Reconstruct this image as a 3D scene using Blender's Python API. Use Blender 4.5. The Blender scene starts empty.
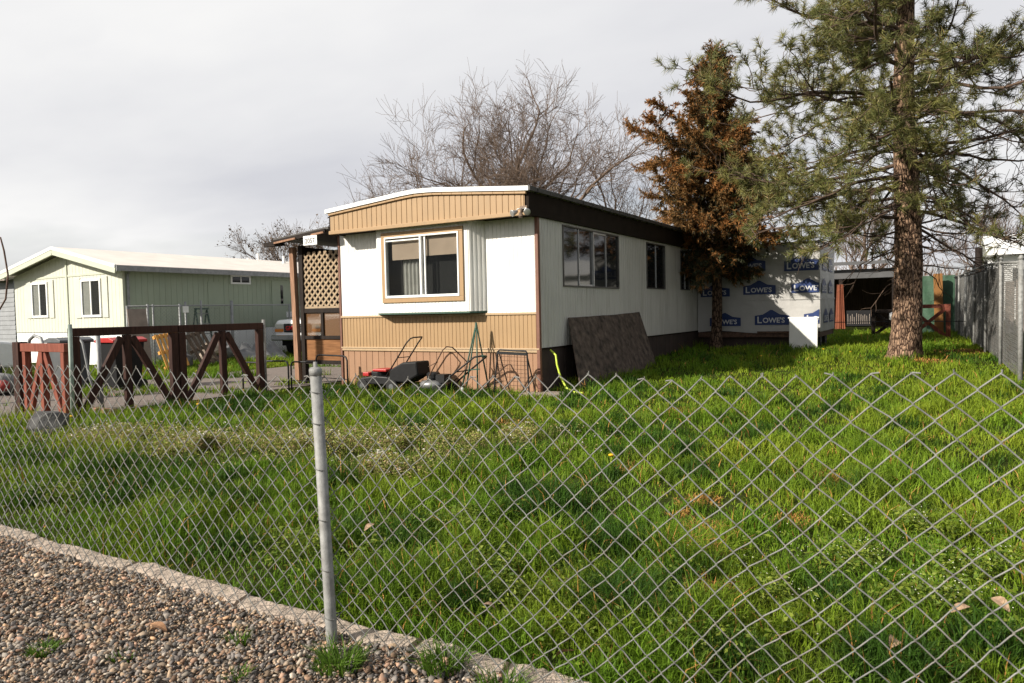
import bpy, math, random
import numpy as np
from mathutils import Vector, Matrix
random.seed(7); RNG = np.random.default_rng(11)
SC = bpy.context.scene
COL = SC.collection
PI = math.pi

# ------------------------------------------------------------------ camera
FPX, HC, YAW = 720.0, 1.40, math.radians(31)
roll = .0215; pitch = math.atan((341.5-312.0)/FPX)
rz = np.array([[math.cos(YAW), -math.sin(YAW), 0], [math.sin(YAW), math.cos(YAW), 0], [0, 0, 1]])
F0 = rz @ np.array([0, math.cos(pitch), -math.sin(pitch)])
U0 = rz @ np.array([0, math.sin(pitch), math.cos(pitch)])
R0 = rz @ np.array([1., 0, 0])
RR = math.cos(roll)*R0 - math.sin(roll)*U0
UU = math.sin(roll)*R0 + math.cos(roll)*U0
cam = bpy.data.objects.new('camera', bpy.data.cameras.new('camera')); COL.objects.link(cam)
cam.data.sensor_width = 36; cam.data.lens = 36*FPX/1024
cam.data.clip_start = .05; cam.data.clip_end = 6000
m = Matrix([[RR[i], UU[i], -F0[i], 0] for i in range(3)] + [[0, 0, 0, 1]])
m[0][3], m[1][3], m[2][3] = 0, 0, HC
cam.matrix_world = m
cam.data.dof.use_dof = True; cam.data.dof.focus_distance = 11.0; cam.data.dof.aperture_fstop = 8.0
SC.camera = cam

def view(P):                                  # rough picture position of points, used to skip what the photo cannot see
    q = np.asarray(P) - np.array([0, 0, HC]); z = q @ F0
    return 512+FPX*(q @ RR)/np.maximum(z, .01), 341.5-FPX*(q @ UU)/np.maximum(z, .01), z

# ------------------------------------------------------------------ materials
def nt(mt):
    mt.use_nodes = True
    return mt.node_tree, mt.node_tree.nodes['Principled BSDF']
def rgb(c): return (c[0], c[1], c[2], 1)
def mat(name, c, rough=.7, var=.18, scale=5., bump=.15, bscale=80., metal=0., dirt=None, damt=.5, dscale=(2, 2, .6), spec=.4):
    mt = bpy.data.materials.new(name); t, b = nt(mt); N, L = t.nodes, t.links
    tc = N.new('ShaderNodeTexCoord')
    n = N.new('ShaderNodeTexNoise'); n.inputs['Scale'].default_value = scale; n.inputs['Detail'].default_value = 6
    L.new(tc.outputs['Object'], n.inputs['Vector'])
    r = N.new('ShaderNodeValToRGB')
    r.color_ramp.elements[0].position = .3; r.color_ramp.elements[1].position = .7
    r.color_ramp.elements[0].color = rgb([x*(1-var) for x in c]); r.color_ramp.elements[1].color = rgb([min(1, x*(1+var)) for x in c])
    L.new(n.outputs['Fac'], r.inputs['Fac'])
    out = r.outputs['Color']
    if dirt:
        mp = N.new('ShaderNodeMapping'); mp.inputs['Scale'].default_value = dscale
        L.new(tc.outputs['Object'], mp.inputs['Vector'])
        n2 = N.new('ShaderNodeTexNoise'); n2.inputs['Scale'].default_value = 3; n2.inputs['Detail'].default_value = 8; n2.inputs['Roughness'].default_value = .65
        L.new(mp.outputs['Vector'], n2.inputs['Vector'])
        r2 = N.new('ShaderNodeValToRGB'); r2.color_ramp.elements[0].position = .5; r2.color_ramp.elements[1].position = .72
        r2.color_ramp.elements[1].color = (damt, damt, damt, 1)
        L.new(n2.outputs['Fac'], r2.inputs['Fac'])
        mx = N.new('ShaderNodeMixRGB'); mx.inputs['Color2'].default_value = rgb(dirt)
        L.new(r2.outputs['Color'], mx.inputs['Fac']); L.new(out, mx.inputs['Color1']); out = mx.outputs['Color']
    L.new(out, b.inputs['Base Color'])
    b.inputs['Roughness'].default_value = rough; b.inputs['Metallic'].default_value = metal
    b.inputs['Specular IOR Level'].default_value = spec
    if bump:
        n3 = N.new('ShaderNodeTexNoise'); n3.inputs['Scale'].default_value = bscale; n3.inputs['Detail'].default_value = 4
        L.new(tc.outputs['Object'], n3.inputs['Vector'])
        bp = N.new('ShaderNodeBump'); bp.inputs['Strength'].default_value = bump; bp.inputs['Distance'].default_value = .02
        L.new(n3.outputs['Fac'], bp.inputs['Height']); L.new(bp.outputs['Normal'], b.inputs['Normal'])
    return mt
def mat_attr(name, rough=.6, trans=0., spec=.3):
    mt = bpy.data.materials.new(name); t, b = nt(mt); N, L = t.nodes, t.links
    a = N.new('ShaderNodeAttribute'); a.attribute_name = 'tint'
    L.new(a.outputs['Color'], b.inputs['Base Color']); b.inputs['Roughness'].default_value = rough
    b.inputs['Specular IOR Level'].default_value = spec
    if trans:
        tr = N.new('ShaderNodeBsdfTranslucent'); L.new(a.outputs['Color'], tr.inputs['Color'])
        mx = N.new('ShaderNodeMixShader'); mx.inputs['Fac'].default_value = trans
        L.new(b.outputs[0], mx.inputs[1]); L.new(tr.outputs[0], mx.inputs[2])
        L.new(mx.outputs[0], N['Material Output'].inputs['Surface'])
    return mt
def mat_wood(name, c1, c2, rough=.75, axis=2, scale=14):
    mt = bpy.data.materials.new(name); t, b = nt(mt); N, L = t.nodes, t.links
    tc = N.new('ShaderNodeTexCoord'); mp = N.new('ShaderNodeMapping')
    s = [scale]*3; s[axis] = scale*.08; mp.inputs['Scale'].default_value = s
    L.new(tc.outputs['Object'], mp.inputs['Vector'])
    n = N.new('ShaderNodeTexNoise'); n.inputs['Scale'].default_value = 2.2; n.inputs['Detail'].default_value = 9; n.inputs['Roughness'].default_value = .7
    L.new(mp.outputs['Vector'], n.inputs['Vector'])
    r = N.new('ShaderNodeValToRGB'); r.color_ramp.elements[0].position = .35; r.color_ramp.elements[1].position = .68
    r.color_ramp.elements[0].color = rgb(c1); r.color_ramp.elements[1].color = rgb(c2)
    L.new(n.outputs['Fac'], r.inputs['Fac']); L.new(r.outputs['Color'], b.inputs['Base Color']); b.inputs['Roughness'].default_value = rough; b.inputs['Specular IOR Level'].default_value = .2
    bp = N.new('ShaderNodeBump'); bp.inputs['Strength'].default_value = .3; bp.inputs['Distance'].default_value = .01
    L.new(n.outputs['Fac'], bp.inputs['Height']); L.new(bp.outputs['Normal'], b.inputs['Normal'])
    return mt
def mat_bark(name, c1, c2, c3, sc=9):
    mt = bpy.data.materials.new(name); t, b = nt(mt); N, L = t.nodes, t.links
    tc = N.new('ShaderNodeTexCoord'); mp = N.new('ShaderNodeMapping'); mp.inputs['Scale'].default_value = (sc, sc, sc*.38)
    L.new(tc.outputs['Object'], mp.inputs['Vector'])
    nz = N.new('ShaderNodeTexNoise'); nz.inputs['Scale'].default_value = 1.5; nz.inputs['Detail'].default_value = 5
    L.new(mp.outputs['Vector'], nz.inputs['Vector'])
    av = N.new('ShaderNodeVectorMath'); av.operation = 'ADD'; L.new(mp.outputs['Vector'], av.inputs[0]); L.new(nz.outputs['Color'], av.inputs[1])
    v = N.new('ShaderNodeTexVoronoi'); v.feature = 'DISTANCE_TO_EDGE'; v.inputs['Scale'].default_value = 1.2; L.new(av.outputs[0], v.inputs['Vector'])
    v2 = N.new('ShaderNodeTexVoronoi'); v2.inputs['Scale'].default_value = 1.2; L.new(av.outputs[0], v2.inputs['Vector'])
    r = N.new('ShaderNodeValToRGB'); r.color_ramp.elements[0].position = .02; r.color_ramp.elements[1].position = .22
    r.color_ramp.elements[0].color = rgb(c1); r.color_ramp.elements[1].color = rgb((1, 1, 1))
    L.new(v.outputs['Distance'], r.inputs['Fac'])
    r3 = N.new('ShaderNodeValToRGB'); r3.color_ramp.elements[0].color = rgb(c2); r3.color_ramp.elements[1].color = rgb(c3)
    L.new(v2.outputs['Color'], r3.inputs['Fac'])
    mx = N.new('ShaderNodeMixRGB'); mx.blend_type = 'MULTIPLY'; mx.inputs['Fac'].default_value = 1
    L.new(r.outputs['Color'], mx.inputs['Color1']); L.new(r3.outputs['Color'], mx.inputs['Color2'])
    L.new(mx.outputs['Color'], b.inputs['Base Color']); b.inputs['Roughness'].default_value = .9; b.inputs['Specular IOR Level'].default_value = .2
    bp = N.new('ShaderNodeBump'); bp.inputs['Strength'].default_value = 1; bp.inputs['Distance'].default_value = .05
    L.new(v.outputs['Distance'], bp.inputs['Height']); L.new(bp.outputs['Normal'], b.inputs['Normal'])
    return mt
def mat_glass(name, c=(.012, .013, .014), rough=.05, alpha=1.):
    mt = bpy.data.materials.new(name); t, b = nt(mt); N, L = t.nodes, t.links
    b.inputs['Base Color'].default_value = rgb(c); b.inputs['Roughness'].default_value = rough; b.inputs['Specular IOR Level'].default_value = .4
    if alpha < 1:
        tr = N.new('ShaderNodeBsdfTransparent'); tr.inputs['Color'].default_value = (.90, .92, .92, 1)
        mx = N.new('ShaderNodeMixShader'); mx.inputs['Fac'].default_value = alpha
        L.new(tr.outputs[0], mx.inputs[1]); L.new(b.outputs[0], mx.inputs[2]); L.new(mx.outputs[0], N['Material Output'].inputs['Surface'])
    n = N.new('ShaderNodeTexNoise'); n.inputs['Scale'].default_value = 1.3
    tc = N.new('ShaderNodeTexCoord'); L.new(tc.outputs['Object'], n.inputs['Vector'])
    bp = N.new('ShaderNodeBump'); bp.inputs['Strength'].default_value = .05; bp.inputs['Distance'].default_value = .05
    L.new(n.outputs['Fac'], bp.inputs['Height']); L.new(bp.outputs['Normal'], b.inputs['Normal'])
    return mt
M = dict(
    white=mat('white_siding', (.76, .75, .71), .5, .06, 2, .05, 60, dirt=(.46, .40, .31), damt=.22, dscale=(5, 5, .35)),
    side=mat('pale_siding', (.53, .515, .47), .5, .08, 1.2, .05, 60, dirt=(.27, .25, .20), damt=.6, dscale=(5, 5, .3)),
    tan=mat('tan_siding', (.335, .212, .103), .5, .06, 2, .05, 60, dirt=(.25, .17, .09), damt=.5, dscale=(5, 5, .35)),
    skirt=mat('tan_skirting', (.30, .168, .096), .65, .1, 2, .1, 60, dirt=(.24, .15, .09), damt=.5),
    darkskirt=mat('dark_skirting', (.045, .030, .024), .8, .3, 3),
    brown=mat('brown_trim', (.16, .07, .045), .55, .15, 5),
    darkbrown=mat('dark_brown_fascia', (.020, .014, .010), .8, .2, 4, spec=.1),
    roofwhite=mat('white_roof_metal', (.80, .80, .78), .45, .05, 3, .05, dirt=(.5, .47, .42), damt=.3),
    roofdark=mat('dark_gutter', (.06, .056, .052), .6, .35, 9, .2),
    alu=mat('aluminium_frame', (.50, .50, .49), .35, .08, 8, 0, metal=.7),
    whitepaint=mat('white_paint', (.78, .78, .76), .45, .05, 6, .05),
    glass=mat_glass('window_glass'), clear=mat_glass('clear_window_glass', alpha=.16), room=mat('dark_room', (.02, .018, .016), .9, .2, 2, 0),
    curtain=mat('curtain_cloth', (.52, .49, .44), .9, .1, 8), blind=mat('peach_blind', (.62, .45, .33), .8, .1, 4),
    galv=mat('galvanised_steel', (.23, .23, .22), .62, .3, 25, .12, 200, metal=.1, dirt=(.15, .135, .115), damt=.6, dscale=(6, 6, 3)),
    wire=mat('galvanised_wire', (.185, .185, .175), .55, .35, 18, 0, metal=.15, dirt=(.13, .085, .055), damt=.7, dscale=(3, 3, 3)),
    galvold=mat('weathered_steel', (.24, .245, .245), .55, .2, 12, .05, metal=.3),
    gate=mat_wood('dark_stained_timber', (.020, .009, .007), (.060, .026, .019)),
    red=mat_wood('red_stained_timber', (.13, .035, .022), (.27, .085, .055)),
    post=mat_wood('weathered_post', (.16, .085, .05), (.38, .22, .14)),
    darkpost=mat_wood('dark_post', (.009, .006, .005), (.024, .016, .012)),
    lattice=mat_wood('lattice_wood', (.24, .175, .11), (.40, .30, .20)),
    brownboard=mat_wood('brown_board', (.14, .06, .022), (.27, .125, .05), axis=0),
    pallet=mat_wood('orange_pallet_wood', (.50, .23, .05), (.72, .38, .11)),
    oldwood=mat_wood('old_wood', (.06, .04, .03), (.15, .11, .08)),
    greyboard=mat('grey_board', (.24, .20, .17), .85, .2, 4),
    black=mat('black_paint', (.010, .010, .011), .6, .2, 10, .05, spec=.2),
    rubber=mat('black_rubber', (.016, .016, .016), .85, .2, 10, .1),
    blackmetal=mat('black_metal', (.013, .013, .014), .5, .2, 10, .03, spec=.25),
    plasticred=mat('red_plastic', (.36, .022, .02), .4, .1, 6, .03),
    plasticgrey=mat('grey_plastic', (.09, .095, .10), .5, .15, 6, .05),
    greymetal=mat('grey_metal', (.25, .25, .25), .4, .2, 12, .05, metal=.5),
    rust=mat('rusty_steel', (.10, .055, .035), .7, .4, 20, .1, metal=.2),
    greenmetal=mat('green_metal', (.035, .08, .055), .55, .2, 12, .05),
    hose=mat('yellow_green_hose', (.50, .62, .06), .45, .05, 6, .02),
    concrete=mat('concrete', (.37, .30, .24), .9, .28, 14, .8, 70, dirt=(.15, .13, .10), damt=.6, dscale=(3, 3, 3)),
    rock=mat('grey_rock', (.065, .063, .062), .9, .35, 7, .5, 40),
    greensiding=mat('pale_green_siding', (.56, .56, .475), .6, .04, 2, .04, dirt=(.42, .40, .27), damt=.25),
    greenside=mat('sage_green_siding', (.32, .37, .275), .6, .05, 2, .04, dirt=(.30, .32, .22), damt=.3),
    greentrim=mat('green_trim', (.50, .52, .41), .55, .05, 3, .04),
    tanroof=mat('pale_roof_sheet', (.70, .635, .57), .6, .08, 1.5, .1),
    wrap=mat('house_wrap', (.40, .392, .375), .55, .06, 3, .9, 5, dirt=(.36, .34, .32), damt=.3),
    logo=mat('blue_print', (.012, .032, .125), .5, .08, 8, .05), letter=mat('white_print', (.55, .55, .55), .5, .03, 8, 0),
    plumred=mat('red_badge', (.6, .02, .02), .4, .05, 8, 0),
    digits=mat('black_digits', (.05, .05, .055), .6, .05, 8, 0),
    greysiding=mat('grey_siding', (.25, .26, .27), .7, .12, 3),
    darksiding=mat('dark_grey_siding', (.085, .085, .088), .75, .15, 3),
    orangepost=mat('orange_painted_post', (.21, .092, .02), .7, .15, 6),
    greentarp=mat('green_tarpaulin', (.04, .088, .052), .6, .2, 5, .4, 12),
    tarp=mat('grey_tarpaulin', (.15, .15, .15), .7, .2, 5, .5, 9),
    carpaint=mat('white_car_paint', (.80, .80, .79), .25, .03, 3, 0, spec=.6),
    chrome=mat('chrome', (.6, .6, .6), .15, .05, 5, 0, metal=.9),
    lens=mat('lamp_lens', (.55, .55, .5), .15, .1, 20, 0, spec=.7), amber=mat('amber_lens', (.6, .2, .03), .3, .1, 9, 0),
    curtainred=mat('rust_red_cloth', (.22, .07, .035), .85, .2, 5),
    ply=mat('weathered_plywood', (.070, .050, .038), .9, .65, 8, .6, 30, dirt=(.16, .12, .092), damt=.9, dscale=(2, 2, 2)),
    whiteboard=mat('white_cabinet_panel', (.74, .74, .69), .5, .05, 4, .05, dirt=(.5, .46, .38), damt=.25),
    soil=mat('garden_soil', (.034, .042, .012), 1, .35, 7, .6, 30, spec=.0), slats=mat('privacy_slats', (.035, .032, .03), .8, .5, 4, .1),
    twig=mat('bare_twig_bark', (.13, .09, .065), .9, .2, 6, 0), twigred=mat('brush_twig_bark', (.17, .105, .075), .9, .25, 3, 0),
    pinebark=mat_bark('pine_bark', (.07, .05, .045), (.22, .14, .095), (.44, .285, .185), 15),
    pinelimb=mat('pine_limb_bark', (.085, .055, .038), .9, .35, 9, .3, 40), cedarbark=mat_bark('cedar_bark', (.05, .04, .03), (.14, .09, .06), (.2, .13, .09), 14),
    needle=mat_attr('pine_needles', .5, .15), cedarleaf=mat_attr('cedar_sprays', .7, .2), grass=mat_attr('grass_blades', .6, .27, .15),
    leafy=mat_attr('weed_leaves', .6, .25, .2), stones=mat_attr('gravel_stones', .85, 0, .25),
)

# ------------------------------------------------------------------ mesh helpers
class MB:
    def __init__(s): s.v = []; s.f = []
    def add(s, v, f):
        o = len(s.v); s.v += [tuple(p) for p in v]; s.f += [tuple(i+o for i in q) for q in f]; return s
    def box(s, x0, x1, y0, y1, z0, z1):
        return s.add([(x0, y0, z0), (x1, y0, z0), (x1, y1, z0), (x0, y1, z0), (x0, y0, z1), (x1, y0, z1), (x1, y1, z1), (x0, y1, z1)],
                     [(3, 2, 1, 0), (4, 5, 6, 7), (0, 1, 5, 4), (1, 2, 6, 5), (2, 3, 7, 6), (3, 0, 4, 7)])
    def bar(s, a, b, w, h, up=(0, 0, 1)):                    # square timber from a to b; w across, h along up
        a, b = Vector(a), Vector(b); d = (b-a).normalized(); u = Vector(up)
        if abs(d.dot(u)) > .97: u = Vector((0, 1, 0))
        sx = d.cross(u).normalized()*w/2; sz = sx.cross(d).normalized()*h/2
        v = [p+i*sx+j*sz for p in (a, b) for i, j in ((-1, -1), (1, -1), (1, 1), (-1, 1))]
        return s.add(v, [(3, 2, 1, 0), (4, 5, 6, 7), (0, 1, 5, 4), (1, 2, 6, 5), (2, 3, 7, 6), (3, 0, 4, 7)])
    def tube(s, pts, r, n=8, cap=True):
        P = [Vector(p) for p in pts]; k = len(P); rs = r if hasattr(r, '__len__') else [r]*k
        prev = None; vs = []
        for i in range(k):
            t = (P[min(i+1, k-1)]-P[max(i-1, 0)]).normalized()
            if prev is None:
                u = Vector((0, 0, 1)) if abs(t.z) < .9 else Vector((1, 0, 0)); e = t.cross(u).normalized()
            else:
                e = (prev-t*prev.dot(t)).normalized()
            prev = e; g = t.cross(e)
            vs += [P[i]+(e*math.cos(2*PI*j/n)+g*math.sin(2*PI*j/n))*rs[i] for j in range(n)]
        f = [(i*n+j, i*n+(j+1) % n, (i+1)*n+(j+1) % n, (i+1)*n+j) for i in range(k-1) for j in range(n)]
        if cap: f += [tuple(range(n-1, -1, -1)), tuple((k-1)*n+j for j in range(n))]
        return s.add(vs, f)
    def prism(s, pts, a0, a1, axis=1):                       # 2-D outline swept along an axis (0 x, 1 y, 2 z)
        n = len(pts); vs = []
        for a in (a0, a1):
            for p, q in pts: vs.append((a, p, q) if axis == 0 else (p, a, q) if axis == 1 else (p, q, a))
        return s.add(vs, [tuple(range(n)), tuple(range(2*n-1, n-1, -1))]+[(i, (i+1) % n+0, n+(i+1) % n, n+i)[::-1] for i in range(n)])
    def lathe(s, c, prof, n=16, axis=2):
        vs = []
        for r, h in prof:
            for j in range(n):
                a = 2*PI*j/n; p, q = r*math.cos(a), r*math.sin(a)
                vs.append((c[0]+p, c[1]+q, c[2]+h) if axis == 2 else (c[0]+h, c[1]+p, c[2]+q) if axis == 0 else (c[0]+p, c[1]+h, c[2]+q))
        k = len(prof)
        return s.add(vs, [(i*n+j, i*n+(j+1) % n, (i+1)*n+(j+1) % n, (i+1)*n+j) for i in range(k-1) for j in range(n)]+[tuple(range(n))[::-1], tuple((k-1)*n+j for j in range(n))])
    def ribs(s, a0, a1, zb, zt, pitch, depth, groove, at, axis='x', sign=-1):
        # ribbed sheet: along x (facing sign*y) or along y (facing sign*x); zb, zt are functions of the run
        zb = zb if callable(zb) else (lambda q, c=zb: c); zt = zt if callable(zt) else (lambda q, c=zt: c)
        xs = []; q = a0
        while q < a1-1e-6:
            e = min(q+pitch, a1); g = min(groove, (e-q)*.5)
            xs += [(q, 0), (e-g, 0), (e-g*.7, depth), (e-g*.3, depth)]; q = e
        xs.append((a1, 0)); vs = []
        for q, d in xs:
            w = at-sign*d
            for z in (zb(q), zt(q)): vs.append((q, w, z) if axis == 'x' else (w, q, z))
        return s.add(vs, [(2*i, 2*i+2, 2*i+3, 2*i+1) for i in range(len(xs)-1)])
    def xform(s, mt, start=0):
        s.v = s.v[:start]+[tuple(mt @ Vector(p)) for p in s.v[start:]]; return s
ROOT = {}
def root_of(p):
    while p.parent: p = p.parent
    return p
def tag(o, label, cat, group=None, kind=None):
    if label: o['label'] = label
    if cat: o['category'] = cat
    if group: o['group'] = group
    if kind: o['kind'] = kind
    return o
def thing(name, label, cat, loc=(0, 0, 0), group=None):
    o = bpy.data.objects.new(name, None); COL.objects.link(o); o.location = loc; o.empty_display_size = .2
    return tag(o, label, cat, group)
def mk(name, me, mt, parent, loc=None):
    o = bpy.data.objects.new(name, me); COL.objects.link(o); me.materials.append(mt)
    if parent: o.parent = parent
    if loc is not None: o.location = loc
    return o
def obj(name, b, mt, parent=None, loc=None, smooth=False, bevel=0., label=None):
    off = Vector(root_of(parent).location) if parent else Vector(loc or (0, 0, 0))
    me = bpy.data.meshes.new(name); me.from_pydata([tuple(Vector(p)-off) for p in b.v], [], b.f); me.update()
    if smooth: me.polygons.foreach_set('use_smooth', [True]*len(me.polygons))
    o = mk(name, me, mt, parent, None if parent else off)
    if bevel:
        md = o.modifiers.new('bevel', 'BEVEL'); md.width = bevel; md.segments = 2; md.limit_method = 'ANGLE'; md.angle_limit = .6
    if label: o['label'] = label
    return o
def np_mesh(name, V, faces, mt, parent=None, tint=None, smooth=False, kind=None):
    # faces: list of int arrays (n,k)
    off = np.array(root_of(parent).location) if parent else np.zeros(3)
    me = bpy.data.meshes.new(name); V = np.asarray(V, np.float32)-off.astype(np.float32)
    me.vertices.add(len(V)); me.vertices.foreach_set('co', V.ravel())
    loops = np.concatenate([f.ravel() for f in faces]).astype(np.int32)
    tot = np.concatenate([np.full(len(f), f.shape[1]) for f in faces]).astype(np.int32)
    st = np.concatenate([[0], np.cumsum(tot)[:-1]]).astype(np.int32)
    me.loops.add(len(loops)); me.loops.foreach_set('vertex_index', loops)
    me.polygons.add(len(tot)); me.polygons.foreach_set('loop_start', st); me.polygons.foreach_set('loop_total', tot)
    if smooth: me.polygons.foreach_set('use_smooth', np.ones(len(tot), bool))
    me.update(calc_edges=True)
    if tint is not None:
        a = me.color_attributes.new('tint', 'FLOAT_COLOR', 'POINT')
        c = np.ones((len(V), 4), np.float32); c[:, :3] = tint; a.data.foreach_set('color', c.ravel())
    o = mk(name, me, mt, parent)
    if kind: o['kind'] = kind
    return o
def copy_tree(o, parent=None):
    c = o.copy(); COL.objects.link(c); c.parent = parent
    for ch in list(o.children): copy_tree(ch, c)
    return c
def text_mb(s, size, off=0.0):
    cu = bpy.data.curves.new('t', 'FONT'); cu.body = s; cu.size = size; cu.align_x = 'CENTER'; cu.offset = off; cu.resolution_u = 3
    o = bpy.data.objects.new('t', cu); COL.objects.link(o)
    dg = bpy.context.evaluated_depsgraph_get(); me = bpy.data.meshes.new_from_object(o.evaluated_get(dg))
    b = MB().add([v.co.copy() for v in me.vertices], [tuple(p.vertices) for p in me.polygons])
    bpy.data.objects.remove(o); bpy.data.meshes.remove(me); return b
def text_on_front(s, cx, y, cz, w, h, off=0.):                # flat lettering facing -y, fitted into w x h
    b = text_mb(s, 1, off); xs = [p[0] for p in b.v]; ys = [p[1] for p in b.v]
    kx, ky = w/(max(xs)-min(xs)), h/(max(ys)-min(ys)); mx, my = (max(xs)+min(xs))/2, (max(ys)+min(ys))/2
    b.v = [(cx+(p[0]-mx)*kx, y, cz+(p[1]-my)*ky) for p in b.v]; return b
# lattice noise in numpy
_T = RNG.random((256, 256))
def vnoise(x, y, s, sd=0):
    x = np.asarray(x)/s+sd*17.3; y = np.asarray(y)/s+sd*9.7
    i, j = np.floor(x).astype(int), np.floor(y).astype(int); u, v = x-i, y-j
    u, v = u*u*(3-2*u), v*v*(3-2*v); g = lambda a, b: _T[a % 256, b % 256]
    return (g(i, j)*(1-u)+g(i+1, j)*u)*(1-v)+(g(i, j+1)*(1-u)+g(i+1, j+1)*u)*v
def ss(a, b, x):
    t = np.clip((np.asarray(x, float)-a)/(b-a), 0, 1); return t*t*(3-2*t)
def zg(x, y):
    w = ss(-10.5, -7, x)
    z = w*(.30*ss(9.5, 19.5, y)+.06*ss(20, 32, y)) + .03*ss(2.3, 2.6, y)*ss(-10.6, -9.8, x)
    return z

# ------------------------------------------------------------------ sky and sun
SUN_AZ = np.array([-.55, -.835]); SUN_AZ /= np.linalg.norm(SUN_AZ); EL = math.radians(29)
to_sun = Vector((SUN_AZ[0]*math.cos(EL), SUN_AZ[1]*math.cos(EL), math.sin(EL)))
sun = bpy.data.objects.new('sun', bpy.data.lights.new('sun', 'SUN')); COL.objects.link(sun)
sun.data.energy = 5.0; sun.data.angle = math.radians(.55); sun.data.color = (1, .93, .82)
sun.rotation_euler = to_sun.to_track_quat('Z', 'Y').to_euler(); sun.location = (0, 0, 30)
W = bpy.data.worlds.new('World'); SC.world = W; W.use_nodes = True
t = W.node_tree; N, L = t.nodes, t.links; bg = N['Background']
sky = N.new('ShaderNodeTexSky'); sky.sky_type = 'NISHITA'; sky.sun_disc = False; sky.sun_elevation = EL
sky.sun_rotation = math.atan2(to_sun.x, to_sun.y); sky.air_density = 1; sky.dust_density = 2
bg.inputs['Strength'].default_value = .06; L.new(sky.outputs[0], bg.inputs['Color'])
tc = N.new('ShaderNodeTexCoord'); sp = N.new('ShaderNodeSeparateXYZ'); L.new(tc.outputs['Generated'], sp.inputs[0])
def mth(op, a, b=None, c=None):
    n = N.new('ShaderNodeMath'); n.operation = op
    for i, q in enumerate((a, b, c)):
        if q is None: continue
        if isinstance(q, (int, float)): n.inputs[i].default_value = q
        else: L.new(q, n.inputs[i])
    return n.outputs[0]
zc = mth('ADD', mth('MAXIMUM', sp.outputs['Z'], 0.0), .16)
cb = N.new('ShaderNodeCombineXYZ'); L.new(mth('DIVIDE', sp.outputs['X'], zc), cb.inputs[0]); L.new(mth('DIVIDE', sp.outputs['Y'], zc), cb.inputs[1])
mp = N.new('ShaderNodeMapping'); mp.inputs['Scale'].default_value = (.55, .95, 1); mp.inputs['Rotation'].default_value = (0, 0, .5); L.new(cb.outputs[0], mp.inputs['Vector'])
def noi(sc, det, rough, w=0):
    n = N.new('ShaderNodeTexNoise'); n.inputs['Scale'].default_value = sc; n.inputs['Detail'].default_value = det; n.inputs['Roughness'].default_value = rough
    n.noise_dimensions = '4D'; n.inputs['W'].default_value = w; L.new(mp.outputs[0], n.inputs['Vector']); return n.outputs['Fac']
def ramp(f, els):
    r = N.new('ShaderNodeValToRGB'); e = r.color_ramp.elements
    while len(e) < len(els): e.new(.5)
    for q, (p, c) in zip(e, els): q.position = p; q.color = rgb(c)
    L.new(f, r.inputs['Fac']); return r.outputs['Color']
cover = ramp(noi(.55, 5, .5, 2.3), [(.36, (.45,)*3), (.50, (.99,)*3)])
ccol = ramp(noi(.7, 6, .5, 5.1), [(.34, (.45, .455, .485)), (.50, (.565, .565, .575)), (.64, (.665, .66, .65))])
bg2 = N.new('ShaderNodeBackground'); L.new(ccol, bg2.inputs['Color']); bg2.inputs['Strength'].default_value = 1
mixs = N.new('ShaderNodeMixShader'); L.new(cover, mixs.inputs['Fac']); L.new(bg.outputs[0], mixs.inputs[1]); L.new(bg2.outputs[0], mixs.inputs[2])
L.new(mixs.outputs[0], N['World Output'].inputs['Surface'])
SC.view_settings.view_transform = 'Standard'; SC.view_settings.look = 'None'; SC.view_settings.exposure = .58; SC.view_settings.gamma = 1

# ------------------------------------------------------------------ ground
def sheet(name, xs, ys, dz, mt):
    X, Y = np.meshgrid(xs, ys, indexing='ij'); Z = zg(X, Y)+dz(X, Y) if callable(dz) else zg(X, Y)+dz
    V = np.stack([X, Y, Z], -1).reshape(-1, 3); nx, ny = len(xs), len(ys)
    i, j = np.meshgrid(np.arange(nx-1), np.arange(ny-1), indexing='ij'); a = (i*ny+j).ravel()
    return np_mesh(name, V, [np.stack([a, a+ny, a+ny+1, a+1], 1)], mt, smooth=True, kind='structure')
sheet('ground', np.r_[-3000, -800, -200, -80, np.arange(-40, 14.1, .5), 40, 200, 800, 3000], np.r_[-3000, -300, -40, -10, np.arange(-2, 44, .5), 80, 300, 900, 3500], 0.0, M['soil'])
mg = mat('gravel_ground', (.12, .10, .08), .95, .45, 60, .6, 90, dirt=(.10, .085, .07), damt=.6, dscale=(6, 6, 6))
sheet('gravel_verge', np.linspace(-14, 6, 81), np.linspace(-3, 2.26, 22), lambda x, y: .006+.02*vnoise(x, y, .5, 3), mg)
md = mat('driveway_gravel', (.17, .138, .118), .95, .3, 25, .5, 70, dirt=(.12, .095, .075), damt=.6, dscale=(1, 1, 1))
sheet('driveway', np.linspace(-15.8, -11.0, 20), np.linspace(2.6, 30, 60), .012, md)

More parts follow.
